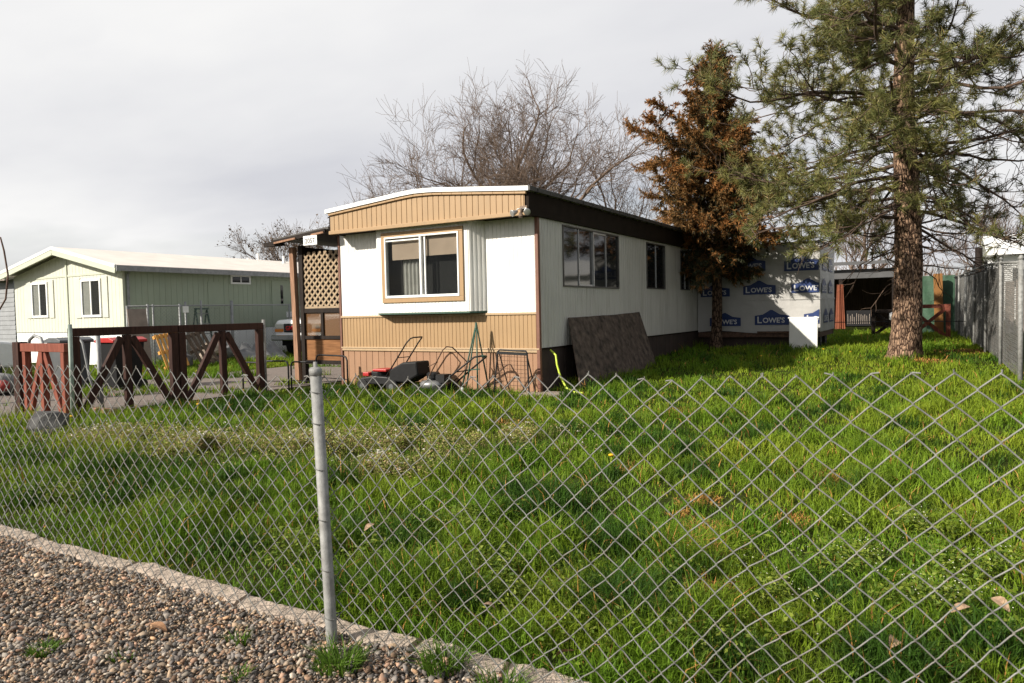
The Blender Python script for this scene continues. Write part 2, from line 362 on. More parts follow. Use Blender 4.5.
# gravel stones
def icosa():
    p = (1+5**.5)/2
    v = np.array([(-1, p, 0), (1, p, 0), (-1, -p, 0), (1, -p, 0), (0, -1, p), (0, 1, p), (0, -1, -p), (0, 1, -p), (p, 0, -1), (p, 0, 1), (-p, 0, -1), (-p, 0, 1)])
    f = np.array([(0, 11, 5), (0, 5, 1), (0, 1, 7), (0, 7, 10), (0, 10, 11), (1, 5, 9), (5, 11, 4), (11, 10, 2), (10, 7, 6), (7, 1, 8), (3, 9, 4), (3, 4, 2), (3, 2, 6), (3, 6, 8), (3, 8, 9), (4, 9, 5), (2, 4, 11), (6, 2, 10), (8, 6, 7), (9, 8, 1)])
    return v/np.linalg.norm(v[0]), f
def ico2():
    v, f = icosa(); v = list(map(tuple, v)); c = {}; nf = []
    def mid(a, b):
        k = (min(a, b), max(a, b))
        if k not in c:
            q = (np.array(v[a])+np.array(v[b]))/2; q /= np.linalg.norm(q); c[k] = len(v); v.append(tuple(q))
        return c[k]
    for a, b, d in f:
        x, y, z = mid(a, b), mid(b, d), mid(d, a); nf += [(a, x, z), (b, y, x), (d, z, y), (x, y, z)]
    return np.array(v), np.array(nf)
def rot_rand(n):
    q = RNG.normal(size=(n, 4)); q /= np.linalg.norm(q, axis=1)[:, None]; w, x, y, z = q.T
    return np.stack([np.stack([1-2*(y*y+z*z), 2*(x*y-z*w), 2*(x*z+y*w)], -1), np.stack([2*(x*y+z*w), 1-2*(x*x+z*z), 2*(y*z-x*w)], -1), np.stack([2*(x*z-y*w), 2*(y*z+x*w), 1-2*(x*x+y*y)], -1)], 1)
def scatter_stones(name, P, size, base, mt, jit=.42):
    v, f = base; n = len(P)
    sc = size[:, None]*RNG.uniform([.75, .5, .35], [1.4, 1.0, .75], (n, 3))
    V = v[None]*(1+RNG.normal(0, jit*.5, (n, len(v), 1)))*sc[:, None, :]
    a = RNG.uniform(0, 6.28, n); ca, sa = np.cos(a), np.sin(a); tilt = RNG.normal(0, .35, (n, 2))
    x = V[..., 0]*ca[:, None]-V[..., 1]*sa[:, None]; y = V[..., 0]*sa[:, None]+V[..., 1]*ca[:, None]
    z = V[..., 2]+x*tilt[:, :1]+y*tilt[:, 1:]
    V = np.stack([x, y, z], -1)+P[:, None]
    pal = np.array([(.36, .27, .19), (.42, .33, .25), (.40, .26, .19), (.22, .20, .19), (.11, .105, .10), (.30, .27, .24), (.50, .44, .37), (.29, .19, .13), (.17, .15, .14), (.48, .31, .19)])
    c = pal[RNG.choice(len(pal), n, p=[.15, .10, .09, .17, .15, .12, .05, .08, .06, .03])]*RNG.uniform(.5, 1.4, (n, 1))*np.array([.86, .83, .785])
    F = (f[None]+(np.arange(n)*len(v))[:, None, None]).reshape(-1, 3)
    return np_mesh(name, V.reshape(-1, 3), [F], mt, tint=np.repeat(c, len(v), 0), kind='stuff')
gx = RNG.uniform(-7.5, 1.2, 100000); gy = RNG.uniform(.5, 2.245, 100000)
px, py, dd = view(np.stack([gx, gy, 0*gx], -1)); k = (px > -160) & (px < 1150) & (py < 800) & (dd > .6) & (RNG.random(len(gx)) < np.clip(1.25-dd*.09, .4, 1))
gx, gy = gx[k], gy[k]
sz = np.clip(RNG.lognormal(math.log(.0071), .42, len(gx)), .0042, .018)
gz_ = .016+.02*vnoise(gx, gy, .5, 3)+sz*.25+RNG.uniform(0, .012, len(gx))
GP = np.stack([gx, gy, gz_], -1); hh = RNG.random(len(gx)) < .94
a = scatter_stones('gravel', GP[hh], sz[hh], icosa(), M['stones'])
b_ = scatter_stones('gravel', GP[~hh], sz[~hh], ico2(), M['stones'], .2)
tag(a, 'angular tan and grey crushed gravel spread along the front of the wire fence', 'gravel', kind='stuff')
tag(b_, 'rounded pebbles mixed through the gravel in front of the wire fence', 'pebbles', kind='stuff')

# edging stones, one slab after another
xs_ = [-9.1, -8.0, -6.9, -5.9, -4.87, -3.86, -2.9, -1.86, -1.42, -.78, .12]
EDGE = ['far left pale concrete edging length mostly outside the picture', 'pale concrete edging length lying second from the left end of the row', 'pale concrete edging length entering the picture at its left border',
        'pale concrete edging length at the left with a dark joint at its right end', 'pale concrete edging length just right of the dark joint on the left', 'long pale concrete edging length in the middle of the left gravel border',
        'pale concrete edging length with its right half behind the foot of the fence post', 'curved pale concrete edging length just right of the fence post', 'short tilted piece of concrete edging beside a grass tuft', 'last pale concrete edging length before the grass hides the row']
for i in range(len(xs_)-1):
    b = MB(); x0, x1 = xs_[i]+.013, xs_[i+1]-.013; n = 26; vs = []
    for q in range(n+1):
        x = x0+(x1-x0)*q/n; c = 2.268+.02*math.sin(x*3.1)+.012*math.sin(x*9.7); e = .0 if 0 < q < n else .012; sc = .014*abs(math.sin(x*16))
        for (yy, zz) in ((-.062+e-sc, -.05), (-.058+e-sc, .026+random.uniform(-.006, .006)), (-.040+e-sc*.6, .048-e*.5+random.uniform(-.005, .005)), (.035-e, .056-e*.5+random.uniform(-.006, .006)), (.055-e, .04), (.06, -.05)): vs.append((x, c+yy, zz))
    b.add(vs, [(q*6+j, (q+1)*6+j, (q+1)*6+j+1, q*6+j+1) for q in range(n) for j in range(5)]+[tuple(range(5, -1, -1)), tuple(n*6+j for j in range(6))])
    o = obj('edging_stone', b, M['concrete'], loc=((x0+x1)/2, 2.385, 0), smooth=False, bevel=.006)
    tag(o, EDGE[i], 'edging stone', 'concrete edging along the gravel')
    if i == 8: o.rotation_euler = (0, .05, .06)

# ------------------------------------------------------------------ chain link
def chain_link(name, org, du, length, zb, zt, W_, Hd, r, mt, parent, n6=6, wob=.0065, knuckle=True, dz=lambda s: 0*s):
    # one fabric of zigzag wires hooked into each other, running from org along du
    du = np.array(du, float); du /= np.linalg.norm(du); nn = np.array([-du[1], du[0], 0])
    nw = int(length/(W_/2)); rows = int((zt-zb)/(Hd/2)); 
    if rows % 2: rows += 1
    i = np.arange(nw)[:, None]; k = np.arange(rows+1)[None]
    side = (i+k) % 2                                       # which column the node is on
    s_node = (i+side)*W_/2; z_node = zt-k*Hd/2+0*i
    def warp(s, z):
        ds = wob*2.2*(vnoise(s, z, .22, 1)-.5)*2+.010*(vnoise(s, z, .9, 2)-.5); dzz = wob*2.2*(vnoise(s, z, .22, 5)-.5)*2+.02*(vnoise(s, 0*z, .7, 7)-.5)
        return s+ds, z+dzz
    top = (k == 0)
    js = np.where(top, RNG.normal(0, .006, (nw, rows+1)), 0); 
    s_w, z_w = warp(s_node, z_node)
    # three points at a node: in, hook, out
    hx = r*1.1*np.where(side == 1, 1, -1)
    pts = []
    ks = np.where(k % 2 == 0, 1, -1)+0*i
    for q in range(rows+1):
        sq, zq, hq = s_w[:, q], z_w[:, q], hx[:, q]; fb = np.where((q % 2) == 0, 1., -1.)
        e = Hd*.10
        inx = sq-hq*.0-np.sign(hq)*e*.9; 
        if q > 0: pts.append(np.stack([inx, -fb*r*1.0+0*sq, zq+e*.9], -1))
        if q == 0 and knuckle:
            fl = RNG.random(nw) < .22
            pts.append(np.stack([sq+np.where(fl, np.sign(hq)*W_*.22, np.sign(hq)*.002), 0*sq, zq+np.where(fl, -.004, .003)+RNG.normal(0, .004, nw)], -1))
        pts.append(np.stack([sq+hq, 0*sq, zq], -1))
        if q < rows: pts.append(np.stack([inx, fb*r*1.0+0*sq, zq-e*.9], -1))
    P = np.stack(pts, 1); S, O, Z = P[..., 0], P[..., 1], P[..., 2]
    Z = Z+dz(S)
    Wd = np.array(org)[None, None]+S[..., None]*du+(O+.012*(vnoise(S, Z, .6, 9)-.5))[..., None]*nn; Wd[..., 2] += Z
    n, m = Wd.shape[:2]
    T = np.gradient(Wd, axis=1); T /= np.linalg.norm(T, axis=2, keepdims=True)
    A = np.cross(T, nn); A /= np.linalg.norm(A, axis=2, keepdims=True); B = np.cross(T, A)
    an = np.arange(n6)*2*PI/n6
    V = Wd[:, :, None]+r*(np.cos(an)[:, None]*A[:, :, None]+np.sin(an)[:, None]*B[:, :, None])
    idx = (np.arange(n)[:, None, None]*m+np.arange(m-1)[None, :, None])*n6+np.arange(n6)[None, None]
    nx = (np.arange(n6)+1) % n6-np.arange(n6)
    F = np.stack([idx, idx+nx, idx+nx+n6, idx+n6], -1).reshape(-1, 4)
    return np_mesh(name, V.reshape(-1, 3), [F], mt, parent, smooth=True)
PDX = .03
fence = thing('chain_link_fence', 'low galvanised chain link fence without a top rail across the front lawn', 'fence', (-2.21, 2.13, 0))
dzf = lambda s: np.interp(s-6.8, [-6.8, -4.8, -2.6, -.9, .05, 1.0, 1.6, 2.5, 4], [.0, .0, .0, -.012, .0, .025, .04, .065, .07])
chain_link('wire_mesh', (-9.0, 2.165, 0), (1, 0, 0), 10.6, .02, 1.155, .094, .089, .0021, M['wire'], fence, dz=dzf)
b = MB(); b.tube([(-2.175, 2.13, -.4), (-2.185, 2.13, 0), (-2.232, 2.13, 1.17)], .0235, 18)
pst = obj('post', b, M['galv'], fence, smooth=True)
b = MB(); b.lathe((-2.232, 2.13, 1.155), [(.026, 0), (.027, .025), (.024, .028), (.018, .034), (.008, .036), (.008, .056), (.001, .057)], 16)
obj('post_cap', b, M['galv'], pst, smooth=True)
for z in (.14, .34, .55, .76, .95, 1.08):
    th = [(-2.185-.0402*z+.028*math.cos(q), 2.136+.034*math.sin(q), z+.012*math.sin(q*.5)) for q in np.linspace(.3, 5.9, 14)]
    obj('tie_wire', MB().tube(th, .002, 5), M['wire'], pst)

# ------------------------------------------------------------------ mobile home
XR, YF, XL = -5.79, 10.54, -10.27
house = thing('mobile_home', 'white and tan single wide mobile home with a bay window and low curved roof', 'mobile home', (-8.03, YF, 0))
YB = 27.5
b = MB(); b.box(XL+.02, XR-.02, YF+.02, YB, .02, 2.97); obj('wall_core', b, M['room'], house)
b = MB(); b.ribs(XL, -9.22, 1.385, 2.98, .082, .0065, .016, YF); b.ribs(-6.83, XR-.03, 1.385, 2.98, .082, .0065, .016, YF); b.ribs(-9.22, -6.83, 2.9, 2.98, .082, .0065, .016, YF)
obj('upper_siding', b, M['white'], house)
b = MB(); b.ribs(XL, XR-.03, .775, 1.36, .082, .007, .018, YF); obj('lower_siding', b, M['tan'], house)
b = MB(); b.ribs(XL, XR-.03, -.02, .715, .155, .008, .012, YF+.01); obj('skirting', b, M['skirt'], house)
b = MB(); b.box(XL-.01, XR, YF-.022, YF+.01, 1.352, 1.392); b.box(XL-.01, XR, YF-.03, YF+.01, .755, .782); b.box(XL-.01, XR, YF-.018, YF+.01, .708, .750)
obj('band_trim', b, mat('pale_tan_trim', (.39, .275, .16), .5, .08, 5, .03), house, bevel=.005)
b = MB(); b.box(XR-.05, XR+.012, YF-.024, YF+.045, 0, 2.97); obj('corner_trim', b, M['brown'], house, bevel=.006)
b = MB(); b.box(XL-.035, XL+.012, YF-.02, YF+.03, 0, 2.97); obj('corner_trim', b, M['brown'], house, bevel=.006)
# gable fascia and roof
YO = 10.14
def rz_(x): return float(np.interp(x, [-10.17, -8.35, -8.0, -7.6, -5.72], [3.405, 3.552, 3.57, 3.555, 3.385]))
b = MB(); b.ribs(-10.10, -5.80, 3.0, lambda x: rz_(x)-.075, .118, .009, .022, YO); obj('gable_fascia', b, M['tan'], house)
b = MB(); xs2 = np.linspace(-10.12, -5.76, 22)
for x0, x1 in zip(xs2[:-1], xs2[1:]):
    b.bar((x0, YO-.012, rz_(x0)-.075), (x1, YO-.012, rz_(x1)-.075), .05, .045)
b.box(-10.12, -5.76, YO-.035, YO+.02, 2.955, 3.02); obj('fascia_trim', b, M['tan'], house, bevel=.006)
b = MB(); b.box(-10.10, -5.80, YO+.03, YF, 2.985, 3.0); obj('soffit', b, M['darkbrown'], house)
b = MB(); b.box(-10.095, -5.805, YO+.035, YF+.3, 3.02, 3.33); obj('gable_core', b, M['darkbrown'], house)
b = MB(); xs2 = np.linspace(-10.18, -5.70, 30)
pts = [(x, rz_(x)-.048) for x in xs2]+[(x, rz_(x)+.026) for x in xs2[::-1]]
b.prism(pts, YO-.06, YB+.2); rf = obj('roof', b, M['roofwhite'], house)
b = MB(); b.box(-5.715, -5.665, YO-.055, YB+.2, 3.335, 3.412); obj('gutter', b, M['roofdark'], rf, bevel=.008)
for k_ in range(22): obj('gutter_strap', MB().box(-5.73, -5.655, YO+.2+k_*.43, YO+.225+k_*.43, 3.33, 3.417), M['roofdark'], rf)
b = MB(); b.box(-5.85, -5.735, YO+.02, YB, 2.965, 3.335); obj('side_fascia', b, M['darkbrown'], house)
b = MB(); b.box(-10.17, -10.095, YO+.04, YB, 2.965, 3.335); obj('side_fascia', b, M['darkbrown'], house)
b = MB(); b.box(-10.40, -10.16, YF+.06, YB, 3.335, 3.40); b.box(-10.36, -10.172, YF+.06, YB, 2.975, 3.33); obj('left_eave', b, M['darkbrown'], house)
# side siding with its openings
ops = [(11.43, 13.98, 1.83, 2.925), (15.61, 16.87, 1.865, 2.915), (18.05, 18.82, 1.87, 2.88)]
b = MB(); cur = YF+.05
for (y0, y1, z0, z1) in ops+[(YB, YB, 0, 0)]:
    b.ribs(cur, y0, .77, 2.97, .10, .009, .02, XR, 'y', 1)
    if y1 > y0: b.ribs(y0, y1, .77, z0, .10, .009, .02, XR, 'y', 1); b.ribs(y0, y1, z1, 2.97, .10, .009, .02, XR, 'y', 1)
    cur = y1
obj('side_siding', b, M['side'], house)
b = MB(); b.ribs(YF+.05, YB, .0, .765, .30, .01, .02, XR-.015, 'y', 1); obj('side_skirting', b, M['darkskirt'], house)
b = MB(); b.box(XR-.012, XR+.008, YF+.05, YB, .755, .785); obj('drip_trim', b, M['darkbrown'], house)
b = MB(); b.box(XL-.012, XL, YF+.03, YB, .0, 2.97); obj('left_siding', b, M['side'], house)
def slider(parent, y0, y1, z0, z1, panes, lab=None):
    b = MB(); x = XR; w = .028
    for (p, q, r_, s_) in ((y0, y1, z0, z0+w), (y0, y1, z1-w, z1), (y0, y0+w, z0+w, z1-w), (y1-w, y1, z0+w, z1-w)): b.box(x-.04, x+.022, p, q, r_, s_)
    f = obj('window', b, mat('dark_window_frame', (.10, .095, .085), .4, .2, 8, 0, metal=.5), parent, bevel=.004, label=lab)
    st = np.linspace(y0+w, y1-w, panes+1); bars = MB()
    for i, q in enumerate(st[1:-1]):
        wd = .035 if (panes == 4 and i == 1) else .02
        bars.box(x-.03, x+(.03 if wd > .03 else .012), q-wd/2, q+wd/2, z0+w, z1-w)
    if panes == 4:
        bars.box(x-.02, x+.012, st[1], st[2]-.018, z0+w, z0+w+.03); bars.box(x-.02, x+.012, st[2]+.018, st[3], z1-w-.03, z1-w)
    obj('frame', bars, M['alu'], f)
    g = MB(); 
    for i in range(panes):
        dx = -.012 if i % 2 else -.004
        g.box(x+dx-.006, x+dx, st[i]+.006, st[i+1]-.006, z0+w, z1-w)
    obj('glass', g, M['glass'], f)
slider(house, *ops[0], 4, 'wide four pane aluminium window near the front corner'); slider(house, *ops[1], 2, 'two pane window in the middle of the side wall'); slider(house, *ops[2], 2, 'narrow two pane window beside the cedar')
# bay window
BX0, BX1, BY, BZ0, BZ1 = -9.08, -7.03, 10.30, 1.43, 2.955
bay = MB(); wx0, wx1, wz0, wz1 = -8.88, -7.21, 1.70, 2.82
bay.ribs(BX0, wx0, BZ0, BZ1, .075, .006, .012, BY); bay.ribs(wx1, BX1, BZ0, BZ1, .075, .006, .012, BY); bay.ribs(wx0, wx1, BZ0, wz0, .075, .006, .012, BY); bay.ribs(wx0, wx1, wz1, BZ1, .075, .006, .012, BY)
by = obj('bay_window', bay, M['white'], house)
for (a0, a1) in (((BX1, BY), (-6.83, YF-.002)), ((-9.28, YF-.002), (BX0, BY))):
    b = MB(); a0, a1 = Vector(a0), Vector(a1); d = a1-a0; nrm = Vector((d.y, -d.x)).normalized(); vs = []
    for i in range(4):
        for (q, h) in ((0, 0), (.16, .0), (.22, .016), (.62, .016), (.70, .0)):
            p = a0+d*((i+q)/4)+nrm*h; vs += [(p.x, p.y, BZ0), (p.x, p.y, BZ1)]
    vs += [(a1.x, a1.y, BZ0), (a1.x, a1.y, BZ1)]; n = len(vs)//2
    b.add(vs, [(2*i, 2*i+2, 2*i+3, 2*i+1) for i in range(n-1)])
    obj('ribbed_cheek', b, M['white'], by)
b = MB(); b.prism([(-9.29, YF), (BX0-.01, BY-.012), (BX1+.01, BY-.012), (-6.82, YF)], BZ0-.03, BZ0, 2); obj('base_board', b, M['greenmetal'], by)
b = MB(); b.prism([(-9.29, YF), (BX0-.01, BY-.012), (BX1+.01, BY-.012), (-6.82, YF)], BZ1, BZ1+.03, 2); obj('top_board', b, M['white'], by)
b = MB(); t_ = .085
for q in ((wx0-t_, wx1+t_, wz1, wz1+t_), (wx0-t_, wx1+t_, wz0-t_, wz0), (wx0-t_, wx0, wz0, wz1), (wx1, wx1+t_, wz0, wz1)): b.box(q[0], q[1], BY-.03, BY+.004, q[2], q[3])
wf = obj('window_surround', b, M['tan'], by, bevel=.006)
b = MB(); t_ = .03; mx_ = wx0+(wx1-wx0)*.5
for q in ((wx0, wx1, wz1-t_, wz1), (wx0, wx1, wz0, wz0+.045), (wx0, wx0+t_, wz0+.045, wz1-t_), (wx1-t_, wx1, wz0+.045, wz1-t_), (mx_-.02, mx_+.02, wz0+.045, wz1-t_)): b.box(q[0], q[1], BY-.042, BY+.04, q[2], q[3])
b.box(mx_+.07, mx_+.10, BY-.02, BY+.01, wz0+.045, wz1-t_); b.box(wx0+t_, mx_, BY-.03, BY, wz1-.085, wz1-.06)
obj('window_frame', b, M['whitepaint'], by, bevel=.004)
b = MB(); b.box(wx0+.02, mx_, BY-.008, BY-.002, wz0+.03, wz1-.02); b.box(mx_, wx1-.02, BY+.008, BY+.014, wz0+.03, wz1-.02); obj('pane', b, M['clear'], by)
b = MB(); b.box(wx0-.15, wx1+.15, BY+.20, BY+.22, BZ0+.02, BZ1-.02); obj('dark_interior', b, M['room'], by)
b = MB()
b.box(wx0+.12, mx_-.02, BY+.045, BY+.05, 2.40, 2.83); b.box(mx_+.0, wx1, BY+.045, BY+.05, 2.44, 2.83); obj('roller_blind', b, M['blind'], by)
b = MB()
for x0, x1 in ((-8.60, -8.20),):
    xs2 = np.linspace(x0, x1, 40); vs = []
    for x in xs2: vs += [(x, BY+.16+.02*math.sin((x-x0)*70), 1.70), (x, BY+.15+.02*math.sin((x-x0)*70), 2.40)]
    b.add(vs, [(2*i, 2*i+2, 2*i+3, 2*i+1) for i in range(39)])
obj('curtain', b, M['curtain'], by, smooth=True)
# flood light on the corner
b = MB(); b.box(-5.86, -5.73, 10.085, 10.135, 3.02, 3.10); b.tube([(-5.80, 10.09, 3.06), (-5.80, 10.04, 3.04), (-5.80, 10.01, 2.98)], .016); b.lathe((-5.80, 10.01, 2.90), [(.012, .10), (.032, .06), (.04, .02), (.03, 0)], 12)
fl = obj('flood_light', b, mat('bronze_lamp_body', (.12, .085, .06), .4, .2, 10, 0, metal=.4), house, smooth=False)
for sx, dx in ((-.105, -.5), (.12, .55)):
    b = MB(); c = (-5.80+sx, 10.0, 2.995); b.tube([(-5.80, 10.05, 3.05), (-5.80+sx*.6, 10.04, 3.05), (-5.80+sx, 10.03, 3.02)], .010, 6)
    b.lathe((0, 0, 0), [(.022, .05), (.03, .03), (.052, -.045), (.056, -.06), (.05, -.062)], 14, 1); 
    k0 = len(b.v)-14*5; b.xform(Matrix.Translation(c) @ Matrix.Rotation(dx, 4, 'Z') @ Matrix.Rotation(.35, 4, 'X'), k0)
    obj('lamp_head', b, M['alu'], fl, smooth=True)

# ------------------------------------------------------------------ covered porch
PORCH0 = len(bpy.data.objects)
porch = thing('covered_porch', 'dark timber porch with tan lattice screen on the left of the mobile home', 'porch', (-11.4, 10.35, 0))
b = MB(); b.bar((-11.40, 10.33, -.05), (-11.47, 10.33, 2.84), .12, .10); obj('post', b, M['post'], porch, bevel=.006)
b = MB(); b.box(-11.30, -11.20, 10.33, 10.43, -.02, 2.86); obj('post', b, M['darkpost'], porch, bevel=.005)
b = MB(); b.box(-10.20, -10.10, 10.33, 10.43, -.02, 2.86); obj('post', b, M['darkpost'], porch, bevel=.005)
b = MB(); b.bar((-11.35, 15.2, 0), (-11.4, 15.2, 2.84), .1, .1); obj('post', b, M['darkpost'], porch)
b = MB()
for i in range(-9, 15):
    for sg, yy in ((1, 10.362), (-1, 10.372)):
        x0 = -11.2+i*.155; z0 = 1.585; x1 = x0+sg*1.125; z1 = 2.71
        if sg < 0: x0 += .0; 
        # clip to the panel
        a, c = (x0, z0), (x1, z1); lo, hi = -11.2, -10.2
        def at(xc): return z0+(xc-x0)*(z1-z0)/(x1-x0)
        xa, xb = sorted((x0, x1)); xa, xb = max(xa, lo), min(xb, hi)
        if xb-xa < .05: continue
        b.bar((xa, yy, at(xa)), (xb, yy, at(xb)), .044, .008, (0, 1, 0))
b.box(-11.2, -10.2, 10.355, 10.38, 1.56, 1.60)
obj('lattice', b, M['lattice'], porch)
b = MB(); b.box(-11.2, -10.2, 10.34, 10.41, 1.47, 1.555); b.box(-11.2, -10.2, 10.34, 10.41, .93, 1.0); b.box(-10.74, -10.67, 10.345, 10.405, 1.0, 1.47); b.box(-11.2, -10.2, 10.345, 10.405, .42, .5)
obj('screen_frame', b, M['darkpost'], porch, bevel=.004)
b = MB(); b.box(-11.2, -10.74, 10.375, 10.385, 1.0, 1.47); b.box(-10.67, -10.2, 10.375, 10.385, 1.0, 1.47); obj('screen_pane', b, mat_glass('amber_screen', (.16, .08, .035), .18, .62), porch)
b = MB(); b.box(-11.2, -10.2, 10.37, 10.395, .5, .93); obj('kick_panel', b, M['brownboard'], porch)
b = MB(); b.box(-11.2, -10.25, 12.8, 12.84, .3, 2.8); obj('rear_panel', b, M['brownboard'], porch)
obj('shade_panel', MB().box(-11.5, -11.46, 10.5, 15.1, 1.62, 2.86), M['darkpost'], porch)  # added dark panel, blocks the sky behind the lattice so the porch looks shaded
b = MB(); b.bar((-11.72, 12.6, 2.985), (-10.15, 12.6, 3.12), 5.1, .045); obj('porch_roof', b, M['roofdark'], porch)
b = MB(); b.bar((-11.72, 10.02, 2.93), (-10.2, 10.02, 3.06), .04, .08); obj('roof_fascia', b, M['darkpost'], porch)
b = MB(); b.box(-12.02, -11.5, 10.06, 10.16, 2.86, 2.95); obj('beam_end', b, M['darkpost'], porch)
obj('fascia_strip', MB().bar((-11.62, 9.985, 2.91), (-11.0, 9.985, 2.965), .03, .035), M['post'], porch); obj('fascia_strip', MB().bar((-10.55, 9.985, 3.0), (-10.22, 9.985, 3.03), .03, .035), M['post'], porch)
b = MB(); b.box(-10.74, -10.37, 9.95, 9.965, 2.80, 2.985); npl = obj('number_plate', b, M['whitepaint'], porch, bevel=.003)
obj('plate_digits', text_on_front('2057', -10.555, 9.947, 2.885, .27, .10, .012), M['digits'], npl)

porch.location = Vector(porch.location)+Vector((-.14, .22, 0))

# ------------------------------------------------------------------ wrapped addition
AX0, AX1, AY0, AY1, AZ0, AZ1 = -5.77, -2.67, 19.49, 22.2, .74, 2.98
add = thing('wrapped_extension', 'boxy extension covered in printed white house wrap beside the cedar', 'extension', ((AX0+AX1)/2, AY0, .3))
b = MB(); nx_, nz_ = 26, 18
def wrapface(fn, n1, n2):
    vs = [fn(i/n1, j/n2) for i in range(n1+1) for j in range(n2+1)]
    b.add(vs, [(i*(n2+1)+j, (i+1)*(n2+1)+j, (i+1)*(n2+1)+j+1, i*(n2+1)+j+1) for i in range(n1) for j in range(n2)])
def puff(u, v): return .012*math.sin(u*23+v*5)*math.sin(v*17+u*3)+.004*math.sin(u*71-v*31)
wrapface(lambda u, v: (AX0+(AX1-AX0)*u, AY0+puff(u, v)*(0 if u in (0, 1) else 1), AZ0+(AZ1-AZ0)*v+.03*math.sin(u*9)*(v == 0)), nx_, nz_)
wrapface(lambda u, v: (AX1+puff(v, u)*(0 if u in (0, 1) else 1), AY0+(AY1-AY0)*u, AZ0+(AZ1-AZ0)*v), 20, nz_)
b.add([(AX0, AY0, AZ1), (AX1, AY0, AZ1), (AX1, AY1, AZ1), (AX0, AY1, AZ1), (AX0, AY1, AZ0), (AX1, AY1, AZ0)], [(0, 1, 2, 3), (3, 2, 5, 4)])
obj('wrap', b, M['wrap'], add, smooth=True)
b = MB(); b.box(AX0+.03, AX1-.04, AY0+.04, AY1-.03, AZ0+.01, AZ1-.01); obj('wall_core', b, M['room'], add)
b = MB(); b.bar((AX0, AY0-.016, 1.60), (AX1, AY0-.016, 1.57), .006, .03); b.bar((AX0, AY0-.016, 2.27), (AX1, AY0-.016, 2.25), .006, .02); b.bar((AX1+.016, AY0, 1.57), (AX1+.016, AY1, 1.60), .006, .03); obj('seam_tape', b, M['wrap'], add)
b = MB(); b.box(AX0-.0, AX1+.03, AY0-.03, AY1+.03, AZ1+.01, AZ1+.05); obj('roof', b, M['darksiding'], add)
b = MB(); b.box(AX0, AX1-.02, AY0+.03, AY0+.13, .60, .735); b.box(AX0, AX1-.02, AY1-.13, AY1-.03, .60, .735); b.box(AX1-.14, AX1-.03, AY0+.13, AY1-.13, .60, .735); b.bar((-4.2, AY0-.02, .73), (AX1-.05, AY0-.02, .73), .03, .05)
obj('chassis', b, M['rust'], add)
for y in (20.35, 21.25):
    w = obj('wheel', MB().lathe((AX1-.30, y, .55), [(.10, 0), (.21, .0), (.235, .03), (.235, .17), (.21, .2), (.1, .2)], 20, 0), M['rubber'], add)
    obj('rim', MB().lathe((AX1-.30, y, .55), [(.02, .185), (.06, .19), (.10, .205), (.13, .19)], 16, 0), M['greymetal'], w)
b = MB(); b.box(AX0, AX1-.2, AY0+.2, AY0+.24, .3, .62); obj('underskirt', b, M['darkskirt'], add)
def logo(x0, x1, z0, z1, clip=(AX0+.02, AX1-.02)):
    w, h = x1-x0, z1-z0; out = [(0, 0), (1, 0), (1, .62), (.74, .70), (.52, 1), (.46, 1), (.24, .70), (0, .62)]
    P = [(x0+u*w, z0+v*h) for u, v in out]
    def cut(P, c, keep):                                     # the print ends at the corner of the wall
        R = []
        for i in range(len(P)):
            a, d = P[i], P[(i+1) % len(P)]; ia, id_ = keep(a[0], c), keep(d[0], c)
            if ia: R.append(a)
            if ia != id_: t = (c-a[0])/(d[0]-a[0]); R.append((c, a[1]+t*(d[1]-a[1])))
        return R
    P = cut(P, clip[0], lambda x, c: x >= c); P = cut(P, clip[1], lambda x, c: x <= c)
    o = obj('printed_logo', MB().prism(P, AY0-.019, AY0-.016), M['logo'], add)
    word = "LOWE'S"
    tb = text_on_front(word[0], x0+w*.145, AY0-.022, z0+h*.34, w*.13, h*.44, .02)
    tb2 = text_on_front(word[1:], x0+w*.56, AY0-.022, z0+h*.32, w*.64, h*.36, .02); tb.add(tb2.v, tb2.f)
    tb.f = [f for f in tb.f if all(clip[0] < tb.v[i][0] < clip[1] for i in f)]
    obj('lettering', tb, M['letter'], o)
for q in [(-6.15, -5.35, 2.33, 2.73), (-4.78, -3.98, 2.33, 2.74), (-3.52, -2.70, 2.29, 2.70), (-5.68, -4.90, 1.69, 2.03), (-4.55, -3.73, 1.72, 2.08), (-3.35, -2.53, 1.73, 2.09), (-5.44, -4.62, .90, 1.25), (-4.26, -3.41, .92, 1.31), (-3.05, -2.2, .95, 1.33)]: logo(*q)
# the print on the side wall, mirrored round the corner
for (y0, z0) in ((19.8, 2.3), (20.9, 2.3), (19.7, 1.72), (20.9, 1.72), (20.0, .95), (21.1, .95)):
    o = obj('printed_logo', MB().prism([(y0, z0), (y0+.8, z0), (y0+.8, z0+.22), (y0+.42, z0+.37), (y0+.38, z0+.37), (y0, z0+.22)], AX1+.016, AX1+.019, 0), M['logo'], add)
    tb = text_on_front("LOWE'S", 0, 0, 0, .7, .16, .02); tb.v = [(AX1+.022, y0+.4+p[0], z0+.12+p[2]) for p in tb.v]; obj('lettering', tb, M['letter'], o)

